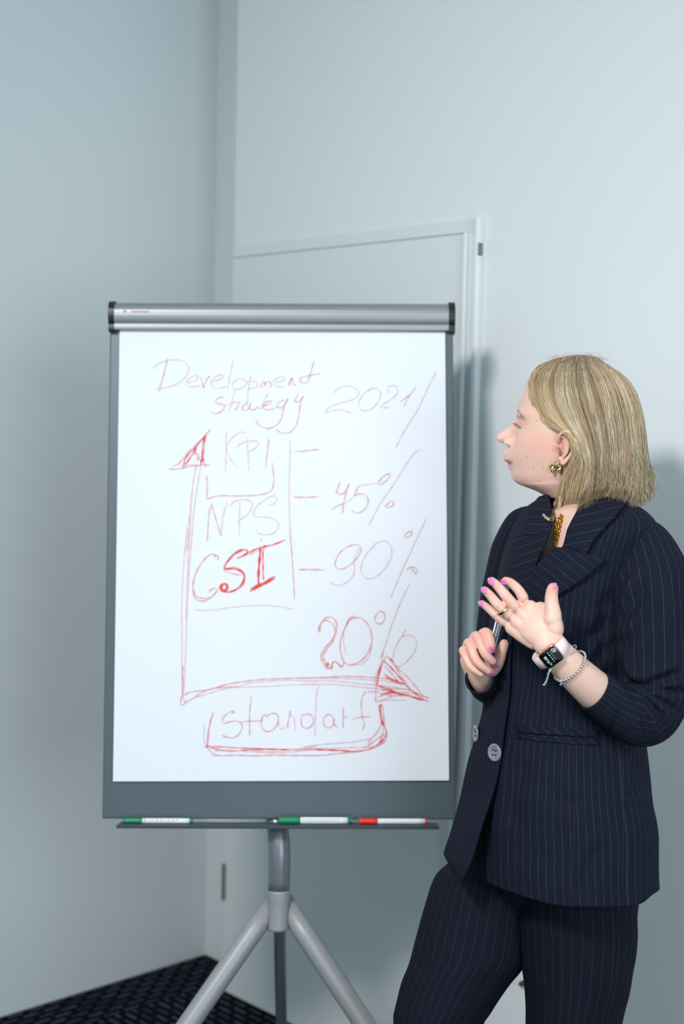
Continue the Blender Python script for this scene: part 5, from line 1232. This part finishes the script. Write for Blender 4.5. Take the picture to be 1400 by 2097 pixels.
for q in range(240):                      # wisps that curl away at the nape
    x0, y0 = 1318 + rg.normal() * 5, rg.uniform(945, 1000); R_ = rg.uniform(6, 22); L_ = rg.uniform(15, 45)
    P_ = [tuple(hpos(x0 + R_ * math.sin(u * 2.6) * .9 + u * 3, y0 + L_ * u, (.01 + .02 * rg.random() * 0) * (1 if q % 2 else -1) + .012 * (q / 150 - .5))) for u in np.linspace(0, 1, 10)]
    strand(P_, .00018, cols_[int(rg.integers(0, 6))], 10)
for q in range(90):                       # fine hairs along the upper outline
    s = rg.uniform(.7, 1); g_ = guide(s); i0 = rg.integers(0, 8); x0, y0 = guide(1.0)[i0] + rg.normal(size=2) * 1.2; 
    P_ = [tuple(hpos(x0 + 4 * math.sin(u * PI) * rg.uniform(.3, 1.3) + (guide(1.0)[min(i0 + int(u * 6), 23)][0] - guide(1.0)[i0][0]), y0 + (guide(1.0)[min(i0 + int(u * 6), 23)][1] - guide(1.0)[i0][1]), .004 * rg.normal())) for u in np.linspace(0, 1, 7)]
    strand(cr(np.array(P_), 8), .00018, cols_[int(rg.integers(0, 6))], 8)
# the curl at the front tip
def cpos(x, y, out):
    d = 2.48 + (1185 - x) / HS * TPSI - out; h = cast(coll_bvh, x, y); h2 = cast(coll_bvh, x - 6, y + 2)
    for q_ in (h, h2):
        if q_[0] is not None and y > 1015: d = min(d, (q_[0] - CAM).dot(AX_F) - .007 - .002 * rg.random())
    return W(x, y, d)
def gs_rows(P_):
    P_ = np.array(P_)
    for _ in range(2): P_[1:-1] = (P_[:-2] + 2 * P_[1:-1] + P_[2:]) / 4
    return P_
for q in range(150):
    j = rg.normal(size=2) * 2.2; w_ = rg.uniform(0, 1)
    pts = [(1150 + j[0], 1000 + j[1]), (1147 + j[0] * .8, 1030), (1141 + j[0] * .6, 1054 + w_ * 5), (1128 + j[0] * .5, 1064 + w_ * 6), (1116 + j[0] * .4, 1060 + w_ * 4), (1112 + rg.normal() * 1.0, 1052 + w_ * 3)]
    P_ = [tuple(cpos(a, b, .060 + .0035 * k)) for k, (a, b) in enumerate(cr(np.array([(a, b, 0) for a, b in pts]), 12)[:, :2])]
    P_ = gs_rows(P_)
    strand(P_, .00030, (cols_[1] if rg.random() < .6 else cols_[0]) * rg.uniform(.85, 1.05), 12)
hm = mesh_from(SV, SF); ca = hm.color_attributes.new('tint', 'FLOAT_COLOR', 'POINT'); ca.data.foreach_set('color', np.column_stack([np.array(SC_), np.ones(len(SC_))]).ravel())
# a closed under-layer so that no scalp shows
V, F = [], []
ns, nt = 60, 24
for side in (1, -1):
    o0 = len(V)
    for i in range(ns):
        g_ = guide(i / (ns - 1)); c0 = g_.mean(0)
        for j in range(nt):
            tq = min(j, 21.2); x = np.interp(tq, range(24), g_[:, 0]); y = np.interp(tq, range(24), g_[:, 1]); e = min(1, j / 6)
            x = x + (1196 - x) * .030; y = y + (3.5 if j < 6 else 0)
            V.append(tuple(hpos(x, y, side * max(lift(x, y, 0) - .010, .0)))) 
    for i in range(ns - 1):
        for j in range(nt - 1): a = o0 + i * nt + j; F.append((a, a + 1, a + nt + 1, a + nt))
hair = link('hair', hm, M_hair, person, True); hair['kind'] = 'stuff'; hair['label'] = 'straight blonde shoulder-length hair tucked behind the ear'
ul = link('hair_underlayer', recalc(mesh_from(V, F)), M_scalp, person, True)
